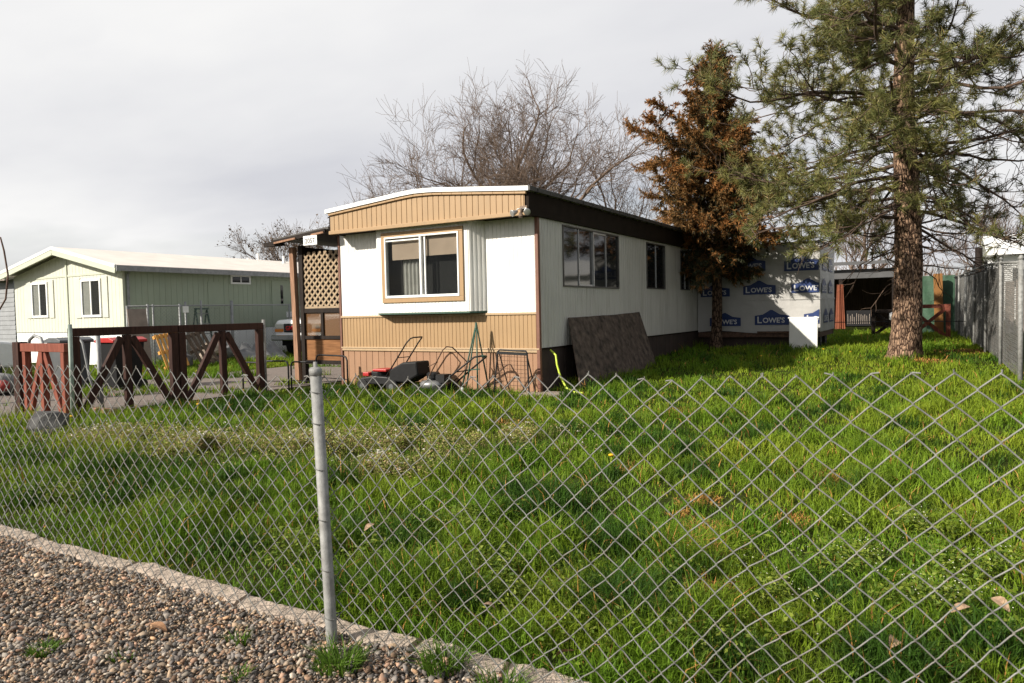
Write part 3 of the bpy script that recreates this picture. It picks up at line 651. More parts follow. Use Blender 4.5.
# ------------------------------------------------------------------ boards by the walls
b = MB(); n_ = 16
top = [(-5.755, 11.53+3.47*i/n_, 1.275+.06*(i/n_)**2+random.uniform(-.004, .004)) for i in range(n_+1)]
bot = [(-5.30, 11.05+3.87*i/n_, .02+.02*i/n_) for i in range(n_+1)]
vs = top+bot+[(x+.02, y, z+.008) for x, y, z in top]+[(x+.02, y, z+.008) for x, y, z in bot]; k = n_+1
fs = [(i, i+1, k+i+1, k+i)[::-1] for i in range(n_)]+[(2*k+i, 2*k+i+1, 3*k+i+1, 3*k+i) for i in range(n_)]+[(i, i+1, 2*k+i+1, 2*k+i) for i in range(n_)]+[(k+i, k+i+1, 3*k+i+1, 3*k+i)[::-1] for i in range(n_)]+[(0, k, 3*k, 2*k)[::-1], (k-1, 2*k-1, 4*k-1, 3*k-1)]
tag(obj('plywood_board', MB().add(vs, fs), M['ply'], loc=(-5.3, 13, 0)), 'large dark weathered plywood board leaning on the side wall under the wide window', 'board')
wb = thing('white_cabinet_panel', 'small white panel leaning on the printed wrap right of the cedar', 'panel', (-2.98, 18.95, .28))
b = MB(); b.box(-3.32, -2.66, 0, .07, 0, .86); b.xform(Matrix.Translation((0, 18.92, .24)) @ Matrix.Rotation(-.10, 4, 'X')); obj('panel', b, M['whiteboard'], wb, bevel=.008)
b = MB(); b.box(-3.35, -2.63, -.012, .085, .855, .885); b.xform(Matrix.Translation((0, 18.92, .24)) @ Matrix.Rotation(-.10, 4, 'X')); obj('top_edge', b, M['whitepaint'], wb, bevel=.005)
b = MB(); b.box(-6.05, -5.15, 10.05, 10.72, -.02, .05); sl = obj('concrete_slab', b, M['concrete'], loc=(-5.6, 10.4, 0), bevel=.012); sl.rotation_euler.z = .12
tag(sl, 'small concrete slab on the grass at the front corner of the mobile home', 'slab')
b = MB(); b.tube([(-5.72, 10.78, .74), (-5.60, 10.74, .66), (-5.57, 10.72, .5), (-5.50, 10.7, .3), (-5.38, 10.68, .12), (-5.22, 10.62, .065), (-5.02, 10.55, .06)], .017, 8)
hz = obj('garden_hose', b, M['hose'], loc=(-5.5, 10.7, 0), smooth=True); tag(hz, 'short yellow green hose hanging from the dark skirting to the slab', 'hose')

# ------------------------------------------------------------------ tools along the front wall
mw = thing('lawn_mower', 'black push mower with red engine cover and rear grass bag by the tan wall', 'lawn mower', (-8.9, 9.95, 0))
b = MB(); b.prism([(-9.42, .16), (-9.36, .27), (-9.0, .31), (-8.72, .30), (-8.66, .16)], 9.72, 10.18); obj('deck', b, M['blackmetal'], mw, bevel=.02)
b = MB(); b.lathe((-9.08, 9.95, .30), [(.17, 0), (.17, .06), (.15, .09), (.05, .11), (.01, .115)], 16); obj('engine', b, M['blackmetal'], mw, smooth=False)
b = MB(); b.box(-9.32, -9.18, 9.74, 9.92, .30, .37); b.box(-9.12, -8.80, 9.78, 10.12, .385, .43); obj('engine_cover', b, M['plasticred'], mw, bevel=.012)
b = MB(); b.prism([(-8.74, .22), (-8.70, .43), (-8.42, .56), (-8.10, .58), (-8.08, .34), (-8.35, .2)], 9.76, 10.14); obj('grass_bag', b, M['black'], mw, bevel=.03)
for x in (-9.30, -8.62):
    for y in (9.69, 10.17):
        w = obj('wheel', MB().lathe((x, y, .13), [(.05, 0), (.11, 0), (.125, .01), (.125, .045), (.11, .055), (.05, .055)], 16, 1), M['rubber'], mw)
        obj('hub', MB().lathe((x, y-.004, .13), [(.005, 0), (.05, 0), (.06, .01)], 12, 1), M['plasticgrey'], w)
b = MB(); b.tube([(-8.80, 9.78, .30), (-8.32, 9.78, .90), (-8.24, 9.79, .975), (-8.20, 9.83, .995), (-8.20, 10.07, .995), (-8.24, 10.11, .975), (-8.32, 10.12, .90), (-8.80, 10.12, .30)], .0125, 8); b.tube([(-8.52, 9.78, .64), (-8.52, 10.12, .64)], .008, 6)
obj('handle', b, M['blackmetal'], mw, smooth=True)
rm = thing('old_mower', 'second older mower with a grey deck and bent thin handle right of the red one', 'lawn mower', (-7.95, 9.95, 0))
b = MB(); b.lathe((-8.0, 9.95, .12), [(.22, 0), (.24, .08), (.2, .12), (.1, .14), (.02, .15)], 18); obj('deck', b, M['greymetal'], rm, smooth=True)
b = MB(); b.lathe((-8.0, 9.95, .26), [(.1, 0), (.12, .03), (.12, .1), (.09, .13), (.01, .14)], 14); b.box(-7.88, -7.70, 9.85, 10.05, .22, .36); obj('engine', b, M['blackmetal'], rm)
b = MB(); b.tube([(-8.05, 9.78, .2), (-7.68, 9.80, .78), (-7.62, 9.84, .84), (-7.58, 9.95, .82), (-7.40, 10.12, .56), (-7.42, 10.14, .46), (-7.72, 10.12, .2)], .011, 7); b.tube([(-7.95, 9.75, .5), (-7.80, 9.82, .58)], .008, 6); obj('handle', b, M['rust'], rm, smooth=True)
for x in (-8.22, -7.76):
    for y in (9.70, 10.14): obj('wheel', MB().lathe((x, y, .10), [(.03, 0), (.09, 0), (.1, .01), (.1, .035), (.03, .04)], 14, 1), M['rubber'], rm)
hc = thing('tool_handle', 'pair of dark handle bars lying slantwise against the tan skirting', 'handle bars', (-7.1, 10.0, 0))
b = MB(); b.tube([(-7.60, 9.86, .05), (-7.05, 9.9, .42), (-6.72, 9.95, .66), (-6.60, 10.0, .68), (-6.58, 10.1, .66), (-6.68, 10.18, .62), (-7.0, 10.2, .40), (-7.50, 10.22, .04)], .015, 8); b.tube([(-7.06, 9.9, .41), (-6.98, 10.2, .42)], .01, 6); obj('bar', b, M['blackmetal'], hc, smooth=True)
b = MB(); b.tube([(-6.60, 9.99, .68), (-6.58, 10.1, .665), (-6.64, 10.16, .64)], .02, 8); obj('grip', b, M['greenmetal'], hc, smooth=True)
tp = thing('folded_tripod', 'tall narrow green folded tripod standing against the tan wall', 'tripod', (-6.85, 10.25, 0))
for (x, y) in ((-7.06, 10.12), (-6.92, 10.06), (-6.70, 10.12), (-6.60, 10.34)):
    b = MB(); b.tube([(x, y, 0), (-6.82+(x+6.82)*.06, 10.3, 1.17)], [.016, .012], 7); obj('leg', b, M['greenmetal'], tp, smooth=True)
b = MB(); b.lathe((-6.82, 10.3, 1.10), [(.025, 0), (.03, .04), (.02, .12), (.006, .14)], 10); obj('head', b, M['greenmetal'], tp)
b = MB(); b.bar((-6.98, 10.14, .42), (-6.70, 10.2, .44), .02, .02); obj('brace', b, M['greenmetal'], tp)
b = MB(); b.lathe((-7.06, 10.06, .0), [(.03, 0), (.035, .08), (.03, .12), (.012, .13)], 12); tag(obj('small_bottle', b, M['whitepaint'], loc=(-7.06, 10.06, 0)), 'small white bottle in the grass at the foot of the tripod', 'bottle')
bb = thing('bent_pipe', 'thin bent dark rod leaning between the tripod and the wire rack', 'rod', (-6.4, 10.1, 0))
b = MB(); b.tube([(-6.76, 9.98, .05), (-6.24, 10.2, .52), (-6.18, 10.22, .53), (-5.95, 10.25, .14)], .012, 7); obj('rod', b, M['rust'], bb, smooth=True)
rk = thing('wire_rack', 'dark wire rack with a grid of thin bars at the corner of the tan wall', 'rack', (-6.0, 10.1, 0))
b = MB(); b.tube([(-6.34, 9.92, 0), (-6.27, 9.98, .76), (-6.24, 9.99, .785), (-5.75, 10.0, .765), (-5.72, 9.98, .74), (-5.66, 9.92, 0)], .014, 8); b.tube([(-6.30, 10.4, 0), (-6.26, 10.0, .74)], .012, 6); b.tube([(-5.80, 10.4, 0), (-5.74, 10.0, .72)], .012, 6); b.bar((-6.28, 9.97, .74), (-5.73, 9.98, .72), .03, .045); obj('frame', b, M['blackmetal'], rk)
b = MB()
for i in range(9): b.tube([(-6.27+i*.062, 9.985, .72), (-6.29+i*.066, 9.94, .12)], .0035, 4)
for j in range(9): b.tube([(-6.29-.003*j, 9.98-.005*j, .68-j*.066), (-5.72+.003*j, 9.98-.005*j, .67-j*.066)], .0035, 4)
obj('wire_grid', b, M['rust'], rk)
HOOP = [('wire loop edging standing on the gravel just right of the double gate', [(-11.35, 9.0), (-10.95, 9.05)], .56), ('wire loop edging in front of the leaning porch post', [(-11.0, 9.15), (-10.45, 9.3)], .58),
        ('black wire loop under the lattice screen', [(-10.6, 9.5), (-10.0, 9.55)], .55), ('wide black wire loop ending at the left corner of the tan wall', [(-10.35, 9.9), (-9.35, 9.7)], .66)]
for lab, ((x0, y0), (x1, y1)), h in HOOP:
    b = MB(); P = lambda u, z: (x0+(x1-x0)*u, y0+(y1-y0)*u, z)
    b.tube([P(0, -.05), P(0, h-.08), P(.04, h-.02), P(.12, h), P(.88, h), P(.96, h-.02), P(1, h-.08), P(1.0, -.05)], .016, 7); b.tube([P(0, h*.35), P(1, h*.35)], .008, 6)
    o = obj('wire_hoop', b, M['blackmetal'], loc=((x0+x1)/2, (y0+y1)/2, 0), smooth=True); tag(o, lab, 'wire hoop', 'black wire hoops by the porch')

# ------------------------------------------------------------------ timber gates
def gate_leaf(y0, y1, lab):
    g = thing('wooden_gate', lab, 'gate', (-10.8, (y0+y1)/2, 0), 'leaves of the double gate'); x = -10.8; zt = 1.29; ym = (y0+y1)/2
    obj('top_rail', MB().box(x-.05, x+.05, y0, y1, zt-.11, zt+.012), M['gate'], g, bevel=.008)
    for y in (y0+.065, y1-.065): obj('stile', MB().box(x-.048, x+.048, y-.062, y+.062, .02, zt-.112), M['gate'], g, bevel=.008)
    obj('upright', MB().box(x-.04, x+.04, ym-.055, ym+.055, .06, zt-.112), M['gate'], g, bevel=.008)
    for s in (-1, 1): obj('brace', MB().bar((x+.002, ym+s*.085, zt-.15), (x+.002, ym+s*((y1-y0)/2-.15), .05), .07, .105, (0, 0, 1)), M['gate'], g, bevel=.008)
gate_leaf(5.60, 7.295, 'dark brown braced gate leaf next to the green steel post'); gate_leaf(7.305, 9.02, 'dark brown braced gate leaf ending near the porch hoops')
b = MB(); b.tube([(-10.81, 9.07, -.1), (-10.81, 9.07, 1.36)], .03, 10); tag(obj('steel_post', b, M['galv'], loc=(-10.81, 9.07, 0), smooth=True), 'short galvanised post at the far end of the dark double gate', 'post')
b = MB(); b.tube([(-10.41, 5.40, -.1), (-10.38, 5.40, 1.36)], .028, 10); tag(obj('steel_post', b, mat('pale_green_steel', (.22, .27, .23), .5, .2, 10, .05), loc=(-10.4, 5.4, 0), smooth=True), 'pale green steel post between the red panel and the dark gate', 'post')
rg = thing('braced_panel', 'reddish brown braced timber panel left of the dark double gate', 'gate panel', (-11.25, 5.45, 0))
obj('top_rail', MB().box(-11.78, -10.56, 5.40, 5.50, .97, 1.09), M['red'], rg, bevel=.006)
obj('end_post', MB().box(-11.97, -11.80, 5.38, 5.52, -.05, 1.11), M['gate'], rg, bevel=.006)
for x in (-11.70, -11.22, -10.64): obj('upright', MB().box(x-.045, x+.045, 5.405, 5.495, .08, .968), M['red'], rg, bevel=.006)
obj('bottom_rail', MB().box(-11.78, -10.60, 5.41, 5.49, .0, .075), M['red'], rg, bevel=.006)
for x1 in (-11.62, -10.76): obj('brace', MB().bar((-11.22+(.05 if x1 > -11.22 else -.05), 5.452, .96), (x1, 5.452, .10), .06, .085), M['red'], rg, bevel=.006)
b = MB(); b.box(-11.7, -10.7, 6.1, 6.2, -.02, .07); b.xform(Matrix.Identity(4)); tag(obj('timber_sill', b, M['post'], loc=(-11.2, 6.15, 0), bevel=.008), 'pale timber lying on the gravel behind the dark gate', 'timber')

# boulder
def blob(name, c, r, mt, lab, cat, sd, sm=False, jit=.10):
    v, f = ico2(); rs = np.random.default_rng(sd); V = v*(1+rs.normal(0, jit, (len(v), 1)))*np.array(r)
    b = MB().add([tuple(p+np.array(c)) for p in V], [tuple(map(int, q)) for q in f]); return tag(obj(name, b, mt, loc=c, smooth=sm), lab, cat)
blob('boulder', (-9.45, 4.62, .12), (.24, .2, .20), M['rock'], 'dark grey boulder in the grass in front of the red panel', 'boulder', 4)

# ------------------------------------------------------------------ bins, pipe, car and clutter on the left
def bin_(x, y, w, h, mt, lidm, lab):
    t_ = thing('wheelie_bin', lab, 'bin', (x, y, 0))
    b = MB(); v = []
    for (s, z) in ((.40, .06), (.5, h-.10)): v += [(x-w*s, y-w*s*1.05, z), (x+w*s, y-w*s*1.05, z), (x+w*s, y+w*s*1.05, z), (x-w*s, y+w*s*1.05, z)]
    b.add(v, [(3, 2, 1, 0), (4, 5, 6, 7), (0, 1, 5, 4), (1, 2, 6, 5), (2, 3, 7, 6), (3, 0, 4, 7)]); obj('body', b, mt, t_, bevel=.02)
    b = MB(); b.prism([(x-w*.56, h-.10), (x-w*.56, h-.05), (x-w*.2, h), (x+w*.3, h), (x+w*.56, h-.05), (x+w*.56, h-.10)], y-w*.6, y+w*.6); obj('lid', b, lidm, t_, bevel=.012)
    obj('handle', MB().tube([(x-w*.4, y+w*.66, h-.1), (x+w*.4, y+w*.66, h-.1)], .016, 7), mt, t_)
    for s in (-1, 1): obj('wheel', MB().lathe((x+s*w*.42-.025, y+w*.45, .10), [(.03, 0), (.1, 0), (.1, .05), (.03, .05)], 14, 0), M['rubber'], t_)
bin_(-15.25, 7.9, .56, 1.08, M['plasticgrey'], M['plasticgrey'], 'grey wheelie bin behind the red braced panel')
bin_(-14.35, 8.45, .60, 1.06, M['black'], M['plasticred'], 'black wheelie bin with a red lid behind the dark gate')
b = MB(); b.tube([(-11.47, 6.40, -.1), (-11.5, 6.40, 1.23)], .035, 10); b.tube([(-11.47, 6.36, .1), (-11.60, 6.30, .5), (-11.72, 6.28, 1.05), (-11.84, 6.26, 1.2), (-12.0, 6.26, 1.22)], .02, 8)
tag(obj('standpipe', b, M['galvold'], loc=(-11.47, 6.4, 0), smooth=True), 'grey standpipe with a bent branch behind the dark gate', 'pipe')
b = MB(); b.tube([(-12.6, 5.9, 0), (-12.6, 5.9, .98), (-12.55, 5.9, 1.12), (-12.40, 5.9, 1.19), (-12.2, 5.9, 1.15), (-12.12, 5.9, 1.0), (-12.12, 5.9, 0)], .025, 8)
tag(obj('bent_pipe_hoop', b, M['galvold'], loc=(-12.4, 5.9, 0), smooth=True), 'grey bent pipe hoop standing behind the red braced panel', 'pipe hoop')
def vehicle_wheel(t_, c, r, w, ax):
    wl = obj('wheel', MB().lathe(c, [(r*.6, 0), (r*.94, 0), (r, w*.15), (r, w*.85), (r*.94, w), (r*.6, w)], 24, ax), M['rubber'], t_, smooth=False)
    obj('rim', MB().lathe(c, [(.03, .01), (r*.2, .0), (r*.3, .03), (r*.5, .025), (r*.62, .005), (r*.62, w-.005), (.03, w-.01)], 20, ax), M['greymetal'], wl)
car = thing('parked_car', 'white car with its front end showing at the left edge behind the red panel', 'car', (-19.6, 6.4, 0))
prof = [(4.3, .35), (4.25, .75), (4.55, .95), (5.2, 1.02), (5.75, 1.42), (7.0, 1.46), (7.75, 1.05), (8.45, .95), (8.62, .72), (8.60, .35)]
b = MB(); b.prism(prof, -20.45, -18.75, 0); b.v = [(-19.6+(p[0]+19.6)*(1-.16*max(0, (p[2]-.95)/.5)), p[1], p[2]) for p in b.v]; obj('body', b, M['carpaint'], car, bevel=.06)
b = MB(); b.add([(-18.86, 7.08, 1.40), (-20.34, 7.08, 1.40), (-20.36, 7.72, 1.09), (-18.84, 7.72, 1.09)], [(0, 1, 2, 3)]); b.add([(x, y, z+.012) for x, y, z in b.v], [(3, 2, 1, 0)]); b.v = [(x, y+.03, z+.012) for x, y, z in b.v]; obj('windscreen', b, M['glass'], car)
b = MB(); b.prism([(5.4, 1.06), (5.85, 1.36), (6.95, 1.39), (7.5, 1.08)], -18.80, -18.775, 0); b.v = [(p[0]-(.13 if p[2] > 1.2 else .02), p[1], p[2]) for p in b.v]; obj('side_window', b, M['glass'], car)
b = MB(); b.box(-20.42, -18.78, 8.58, 8.70, .36, .60); obj('bumper', b, M['plasticgrey'], car, bevel=.03)
for y in (5.2, 7.9):
    for x in (-18.92, -20.45): vehicle_wheel(car, (x, y, .31), .31, .19, 0)
for x in (-20.2, -19.0): obj('headlight', MB().box(x-.16, x+.16, 8.56, 8.64, .70, .83), M['lens'], car, bevel=.02)
blob('bundle', (-15.55, 6.75, .22), (.34, .32, .23), M['tarp'], 'grey bundled plastic heap on the gravel at the left edge', 'bundle', 8, True, .08)
blob('red_bag', (-15.2, 6.66, .22), (.09, .10, .11), mat('faded_red_plastic', (.26, .03, .025), .7, .3, 12), 'small red plastic bag against the grey bundle', 'bag', 9, True, .08)
# utility pole just outside the picture, its cable hanging into it
up = thing('utility_pole', 'brown pole at the left border with a loop of dark cable', 'pole', (-14.4, 5.4, 0))
obj('pole', MB().tube([(-14.4, 5.4, -.3), (-14.38, 5.4, 4.6)], [.11, .09], 12), M['oldwood'], up, smooth=True)
obj('cable', MB().tube([(-14.3, 5.42, 3.0), (-13.75, 5.8, 2.9), (-13.50, 5.98, 2.82), (-13.45, 6.0, 2.6), (-13.38, 6.01, 2.2), (-13.43, 5.98, 1.8), (-13.55, 5.92, 1.6), (-14.32, 5.45, 1.1)], .014, 7), M['rust'], up, smooth=True)

# ------------------------------------------------------------------ green house across the drive
GX0, GX1, GY0, GY1 = -28.15, -21.55, 12.83, 25.5; GZ0, GZE, GXR = 1.05, 2.98, -24.7
gh = thing('green_mobile_home', 'pale green double wide home with white trimmed gable beyond the gate', 'mobile home', ((GX0+GX1)/2, GY0, 0))
def gz2(x): return 3.78-(abs(x-GXR))*(.215 if x > GXR else .19)
b = MB(); zt_ = lambda x: gz2(x)-.12; b.ribs(GX0, GX1, GZ0, lambda x: min(zt_(x), 3.7), .20, .008, .014, GY0); obj('gable_wall', b, M['greensiding'], gh)
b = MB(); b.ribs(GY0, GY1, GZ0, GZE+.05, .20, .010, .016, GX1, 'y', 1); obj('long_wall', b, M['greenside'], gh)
b = MB(); b.prism([(GX0+.02, .0), (GX1-.02, 0), (GX1-.02, GZE), (GXR, 3.62), (GX0+.02, GZE)], GY0+.03, GY1); obj('wall_core', b, M['greenside'], gh)
b = MB(); b.ribs(GX0, GX1, 0, GZ0-.02, .3, .01, .02, GY0+.01); b.ribs(GY0, GY1, 0, GZ0-.02, .3, .01, .02, GX1-.01, 'y', 1); obj('skirting', b, M['whitepaint'], gh)
YO2 = GY0-.42; XE0, XE1 = -28.85, -22.0+.0
b = MB(); e0, e1 = GX0-.32, GX1+.36
b.prism([(e0, gz2(e0)-.03), (GXR, 3.78-.03), (e1, gz2(e1)-.03), (e1, gz2(e1)+.04), (GXR, 3.82), (e0, gz2(e0)+.04)], YO2, GY1+.3); grf = obj('roof', b, M['tanroof'], gh)
for p, q in (((e0, gz2(e0)), (GXR, 3.78)), ((GXR, 3.78), (e1, gz2(e1)))):
    b = MB(); b.bar((p[0], YO2-.012, p[1]-.0), (q[0], YO2-.012, q[1]-.0), .05, .10); obj('edge_strip', b, M['roofwhite'], grf)
    b = MB(); b.bar((p[0], YO2+.0, p[1]-.13), (q[0], YO2+.0, q[1]-.13), .05, .17); obj('barge_board', b, M['greentrim'], gh)
b = MB(); b.box(e1-.02, e1+.06, YO2, GY1+.3, gz2(e1)-.14, gz2(e1)+.02); obj('gutter', b, M['galvold'], grf)
b = MB(); b.box(GX1, e1-.02, YO2+.05, GY1, gz2(e1)-.11, gz2(e1)-.09); b.box(e0, GX0, YO2+.05, GY1, gz2(e0)-.11, gz2(e0)-.09); obj('eave_soffit', b, M['greentrim'], gh)
b = MB(); b.box(GXR-.04, GXR+.04, GY0-.035, GY0, GZ0, 3.5); obj('gable_batten', b, M['greentrim'], gh)
b = MB(); b.box(GX0, GX1, GY0-.02, GY0, 2.86, 2.92); obj('gable_band', b, M['greentrim'], gh)
b = MB(); b.box(GX1-.10, GX1+.015, GY0-.025, GY0+.06, GZ0, 2.98); obj('corner_board', b, M['greentrim'], gh)
b = MB(); b.tube([(GX1+.06, GY0+.12, .1), (GX1+.06, GY0+.12, 2.8), (GX1+.3, GY0+.10, 3.0)], .04, 8); obj('downpipe', b, M['galvold'], gh)
def gwin(x0, x1, z0, z1):
    b = MB(); y = GY0; t_ = .075
    for q in ((x0, x1, z1-t_, z1), (x0, x1, z0, z0+t_), (x0, x0+t_, z0+t_, z1-t_), (x1-t_, x1, z0+t_, z1-t_)): b.box(q[0], q[1], y-.05, y+.0, q[2], q[3])
    b.box((x0+x1)/2-.03, (x0+x1)/2+.03, y-.045, y, z0+t_, z1-t_); w = obj('window', b, M['whitepaint'], gh, bevel=.006)
    obj('pane', MB().box(x0+t_, x1-t_, y-.022, y-.012, z0+t_, z1-t_), M['clear'], w)
    obj('curtain', MB().box(x0+t_+.02, (x0+x1)/2-.04, y-.011, y-.009, z0+t_, z1-t_), M['curtain'], w)
    obj('dark_interior', MB().box((x0+x1)/2-.04, x1-t_, y-.0105, y-.0085, z0+t_, z1-t_), M['room'], w)
    for a, c in ((x0-.36, x0-.05), (x1+.05, x1+.36)): obj('shutter', MB().box(a, c, y-.03, y-.0, z0-.02, z1+.05), M['greensiding'], gh, bevel=.008)
gwin(-26.95, -25.9, 1.55, 2.75); gwin(-23.85, -22.72, 1.52, 2.74)
y = 16.7
b = MB(); b.box(GX1-.01, GX1+.04, y, y+.85, 2.60, 2.92); w = obj('small_window', b, M['whitepaint'], gh, bevel=.005)
b = MB(); b.box(GX1+.03, GX1+.046, y+.07, y+.40, 2.66, 2.86); b.box(GX1+.03, GX1+.046, y+.45, y+.78, 2.66, 2.86); obj('pane', b, M['glass'], w)
b = MB(); b.box(GX1-.01, GX1+.03, 18.5, 19.4, 1.15, 2.78); d_ = obj('door', b, M['greenside'], gh, bevel=.006)
obj('door_glass', MB().box(GX1+.025, GX1+.036, 18.9, 19.02, 1.9, 2.6), M['glass'], d_)
b = MB(); b.box(GX1-.01, GX1+.02, 15.78, 16.40, 1.75, 2.66); obj('access_hatch', b, M['greenside'], gh, bevel=.006)
for (yy, xx, h) in ((20.8, -25.6, .30), (20.9, -25.1, .36), (21.4, -24.1, .28)):
    z = gz2(xx); obj('roof_vent', MB().lathe((xx, yy, z), [(.09, 0), (.06, .1), (.045, h), (.06, h), (.06, h+.05), (.01, h+.06)], 12), M['roofwhite'], grf)
obj('outlet_box', MB().box(GX1-.0, GX1+.05, 19.15, 19.45, 1.38, 1.60), M['whitepaint'], gh)
bfl = thing('wire_fence', 'grey chain link fence standing in front of the green home', 'fence', (-20.3, 15, 0))
obj('top_rail', MB().tube([(-20.3, 12.15, 1.80), (-20.3, 14.3, 1.82), (-20.3, 20.5, 1.84)], .022, 8), M['galvold'], bfl, smooth=True)
for yy, h, r in ((12.17, 1.82, .03), (12.80, 1.86, .035), (12.97, 1.86, .025), (13.85, 1.88, .035), (14.05, 1.94, .03), (14.6, 1.98, .03), (15.75, 1.98, .05), (18.2, 1.86, .03), (20.4, 1.86, .03)): obj('post', MB().tube([(-20.3, yy, -.1), (-20.3, yy, h)], r, 8), M['galvold'], bfl, smooth=True)
chain_link('wire_mesh', (-20.27, 12.15, 0), (0, 1, 0), 8.3, .03, 1.80, .11, .11, .0032, M['galvold'], bfl, 4, knuckle=False)
tag(obj('notice', MB().box(-20.255, -20.245, 13.92, 14.12, 1.60, 1.80), M['whitepaint'], bfl), None, None)
def lean(name, y0, y1, x0, x1, z, mt, lab, cat):
    b = MB(); b.add([(x1, y0, 0), (x1, y1, 0), (x0, y1, z), (x0, y0, z), (x1-.03, y0, 0), (x1-.03, y1, 0), (x0-.03, y1, z), (x0-.03, y0, z)], [(0, 1, 2, 3), (7, 6, 5, 4), (0, 4, 5, 1), (1, 5, 6, 2), (2, 6, 7, 3), (3, 7, 4, 0)])
    return tag(obj(name, b, mt, loc=((x0+x1)/2, (y0+y1)/2, 0)), lab, cat)
lean('board_sheet', 11.98, 12.55, -19.98, -19.75, 1.72, M['greyboard'], 'tall grey brown sheet leaning against the grey wire fence', 'sheet')
def pallet(y0, x0, z, ang, mt, lab, w=1.0, n=5, tilt=0.):
    t_ = thing('pallet', lab, 'pallet', (x0, y0, 0)); up_ = Vector((-math.sin(ang), 0, math.cos(ang))); sd = Vector((0, 1, 0)); nn = Vector((math.cos(ang), 0, math.sin(ang)))
    o = Vector((x0, y0, .02)); rt = Matrix.Rotation(tilt, 4, nn); 
    for i in range(n):
        a = rt @ (sd*(w*(i+.5)/n)); c = rt @ (sd*(w*(i+.5)/n)+up_*z); b = MB().bar(o+a, o+c, w/n*.55, .02, tuple(nn)); obj('slat', b, mt, t_)
    for v in (.06, .5, .94):
        a = rt @ (up_*z*v-nn*.06); c = rt @ (up_*z*v+sd*w-nn*.06); obj('bearer', MB().bar(o+a, o+c, .09, .09, tuple(nn)), mt, t_)
pallet(11.95, -18.2, 1.02, .32, M['pallet'], 'bright orange wood pallet leaning among the clutter behind the dark gate', .75, 6, .12)
pallet(12.95, -18.1, 1.0, .35, M['oldwood'], 'dark old pallet leaning right of the orange one', .7, 4, .28)
# rubble heap, step ladder, tarp
v, f = ico2(); hp = thing('debris_heap', 'heap of grey rubble and sacking in front of the wire fence', 'heap', (-18.9, 14.1, 0))
for i in range(9):
    rs = np.random.default_rng(50+i); c = np.array([-18.9+rs.normal(0, .18), 14.1+rs.normal(0, .45), .12+.32*rs.random()*(1-i/14)*2]); V = v*(1+rs.normal(0, .12, (len(v), 1)))*rs.uniform(.18, .34, 3)+c
    obj('lump', MB().add([tuple(p) for p in V], [tuple(map(int, q)) for q in f]), M['tarp'] if i % 3 else M['concrete'], hp, smooth=False)
b = MB(); n_ = 24; vs = []
for i in range(n_+1):
    for j in range(7):
        yy = 14.9+1.9*i/n_; w = j/6; vs.append((-19.55+.9*w+.05*math.sin(i*1.3), yy, max(.02, (.50+.12*math.sin(i*.9)+.05*math.sin(i*2.7))*(1-w)**1.4)))
b.add(vs, [(i*7+j, i*7+j+1, (i+1)*7+j+1, (i+1)*7+j) for i in range(n_) for j in range(6)])
tag(obj('draped_tarpaulin', b, M['tarp'], loc=(-19.2, 16.8, 0), smooth=True), 'pale grey tarpaulin draped low along the wire fence near the truck', 'tarpaulin')
ld = thing('step_ladder', 'green step ladder standing by the green wall behind the wire fence', 'ladder', (-20.9, 15.0, 0))
for yy in (14.86, 15.28):
    obj('rail', MB().bar((-20.6, yy-.03 if yy < 15 else yy+.03, 0), (-20.95, yy, 1.72), .06, .03), M['greenmetal'], ld); obj('rear_leg', MB().bar((-21.35, yy, 0), (-20.97, yy, 1.68), .04, .025), M['greenmetal'], ld)
for k_ in range(5): obj('step', MB().box(-20.95+.068*(4-k_)-.05, -20.95+.068*(4-k_)+.06, 14.86, 15.28, 1.55-.33*(4-k_)*1-.0, 1.58-.33*(4-k_)), M['galvold'], ld)
obj('top_step', MB().box(-21.0, -20.86, 14.85, 15.29, 1.70, 1.75), M['greenmetal'], ld)
b = MB(); b.box(-20.95, -20.6, 14.05, 14.75, 0, 1.2); tag(obj('metal_cupboard', b, M['greyboard'], loc=(-20.8, 14.4, 0), bevel=.02), 'dull brown cupboard by the green wall left of the ladder', 'cupboard')

# pickup truck
tk = thing('pickup_truck', 'white pickup truck with dark grille half hidden by the porch post', 'truck', (-19.0, 19.6, 0))
tx0, tx1, ty = -20.0, -18.05, 17.25
b = MB(); b.prism([(ty, .55), (ty+.02, 1.02), (ty+.12, 1.10), (ty+1.35, 1.19), (ty+1.40, .55)], tx0, tx1, 0); obj('hood', b, M['carpaint'], tk, bevel=.05)
b = MB(); b.prism([(ty+1.4, .5), (ty+1.4, 1.18), (ty+2.1, 1.82), (ty+3.3, 1.84), (ty+3.45, 1.2), (ty+3.45, .5)], tx0, tx1, 0); b.v = [((tx0+tx1)/2+(p[0]-(tx0+tx1)/2)*(1-.2*max(0, (p[2]-1.2)/.64)), p[1], p[2]) for p in b.v]; obj('cab', b, M['carpaint'], tk, bevel=.05)
b = MB(); b.add([(tx0+.12, ty+1.45, 1.25), (tx1-.12, ty+1.45, 1.25), (tx1-.24, ty+2.02, 1.77), (tx0+.24, ty+2.02, 1.77)], [(0, 1, 2, 3)]); b.v = [(x, y-.03, z+.03) for x, y, z in b.v]; b.add([(x, y+.012, z) for x, y, z in b.v], [(3, 2, 1, 0)]); obj('windscreen', b, M['glass'], tk)
for x in (tx0+.03, tx1-.03): obj('side_window', MB().prism([(ty+1.6, 1.24), (ty+2.15, 1.74), (ty+3.1, 1.76), (ty+3.2, 1.24)], x-.012, x+.012, 0), M['glass'], tk)
b = MB(); b.box(tx0, tx1, ty+3.5, ty+5.6, .55, 1.22); obj('bed', b, M['carpaint'], tk, bevel=.05)
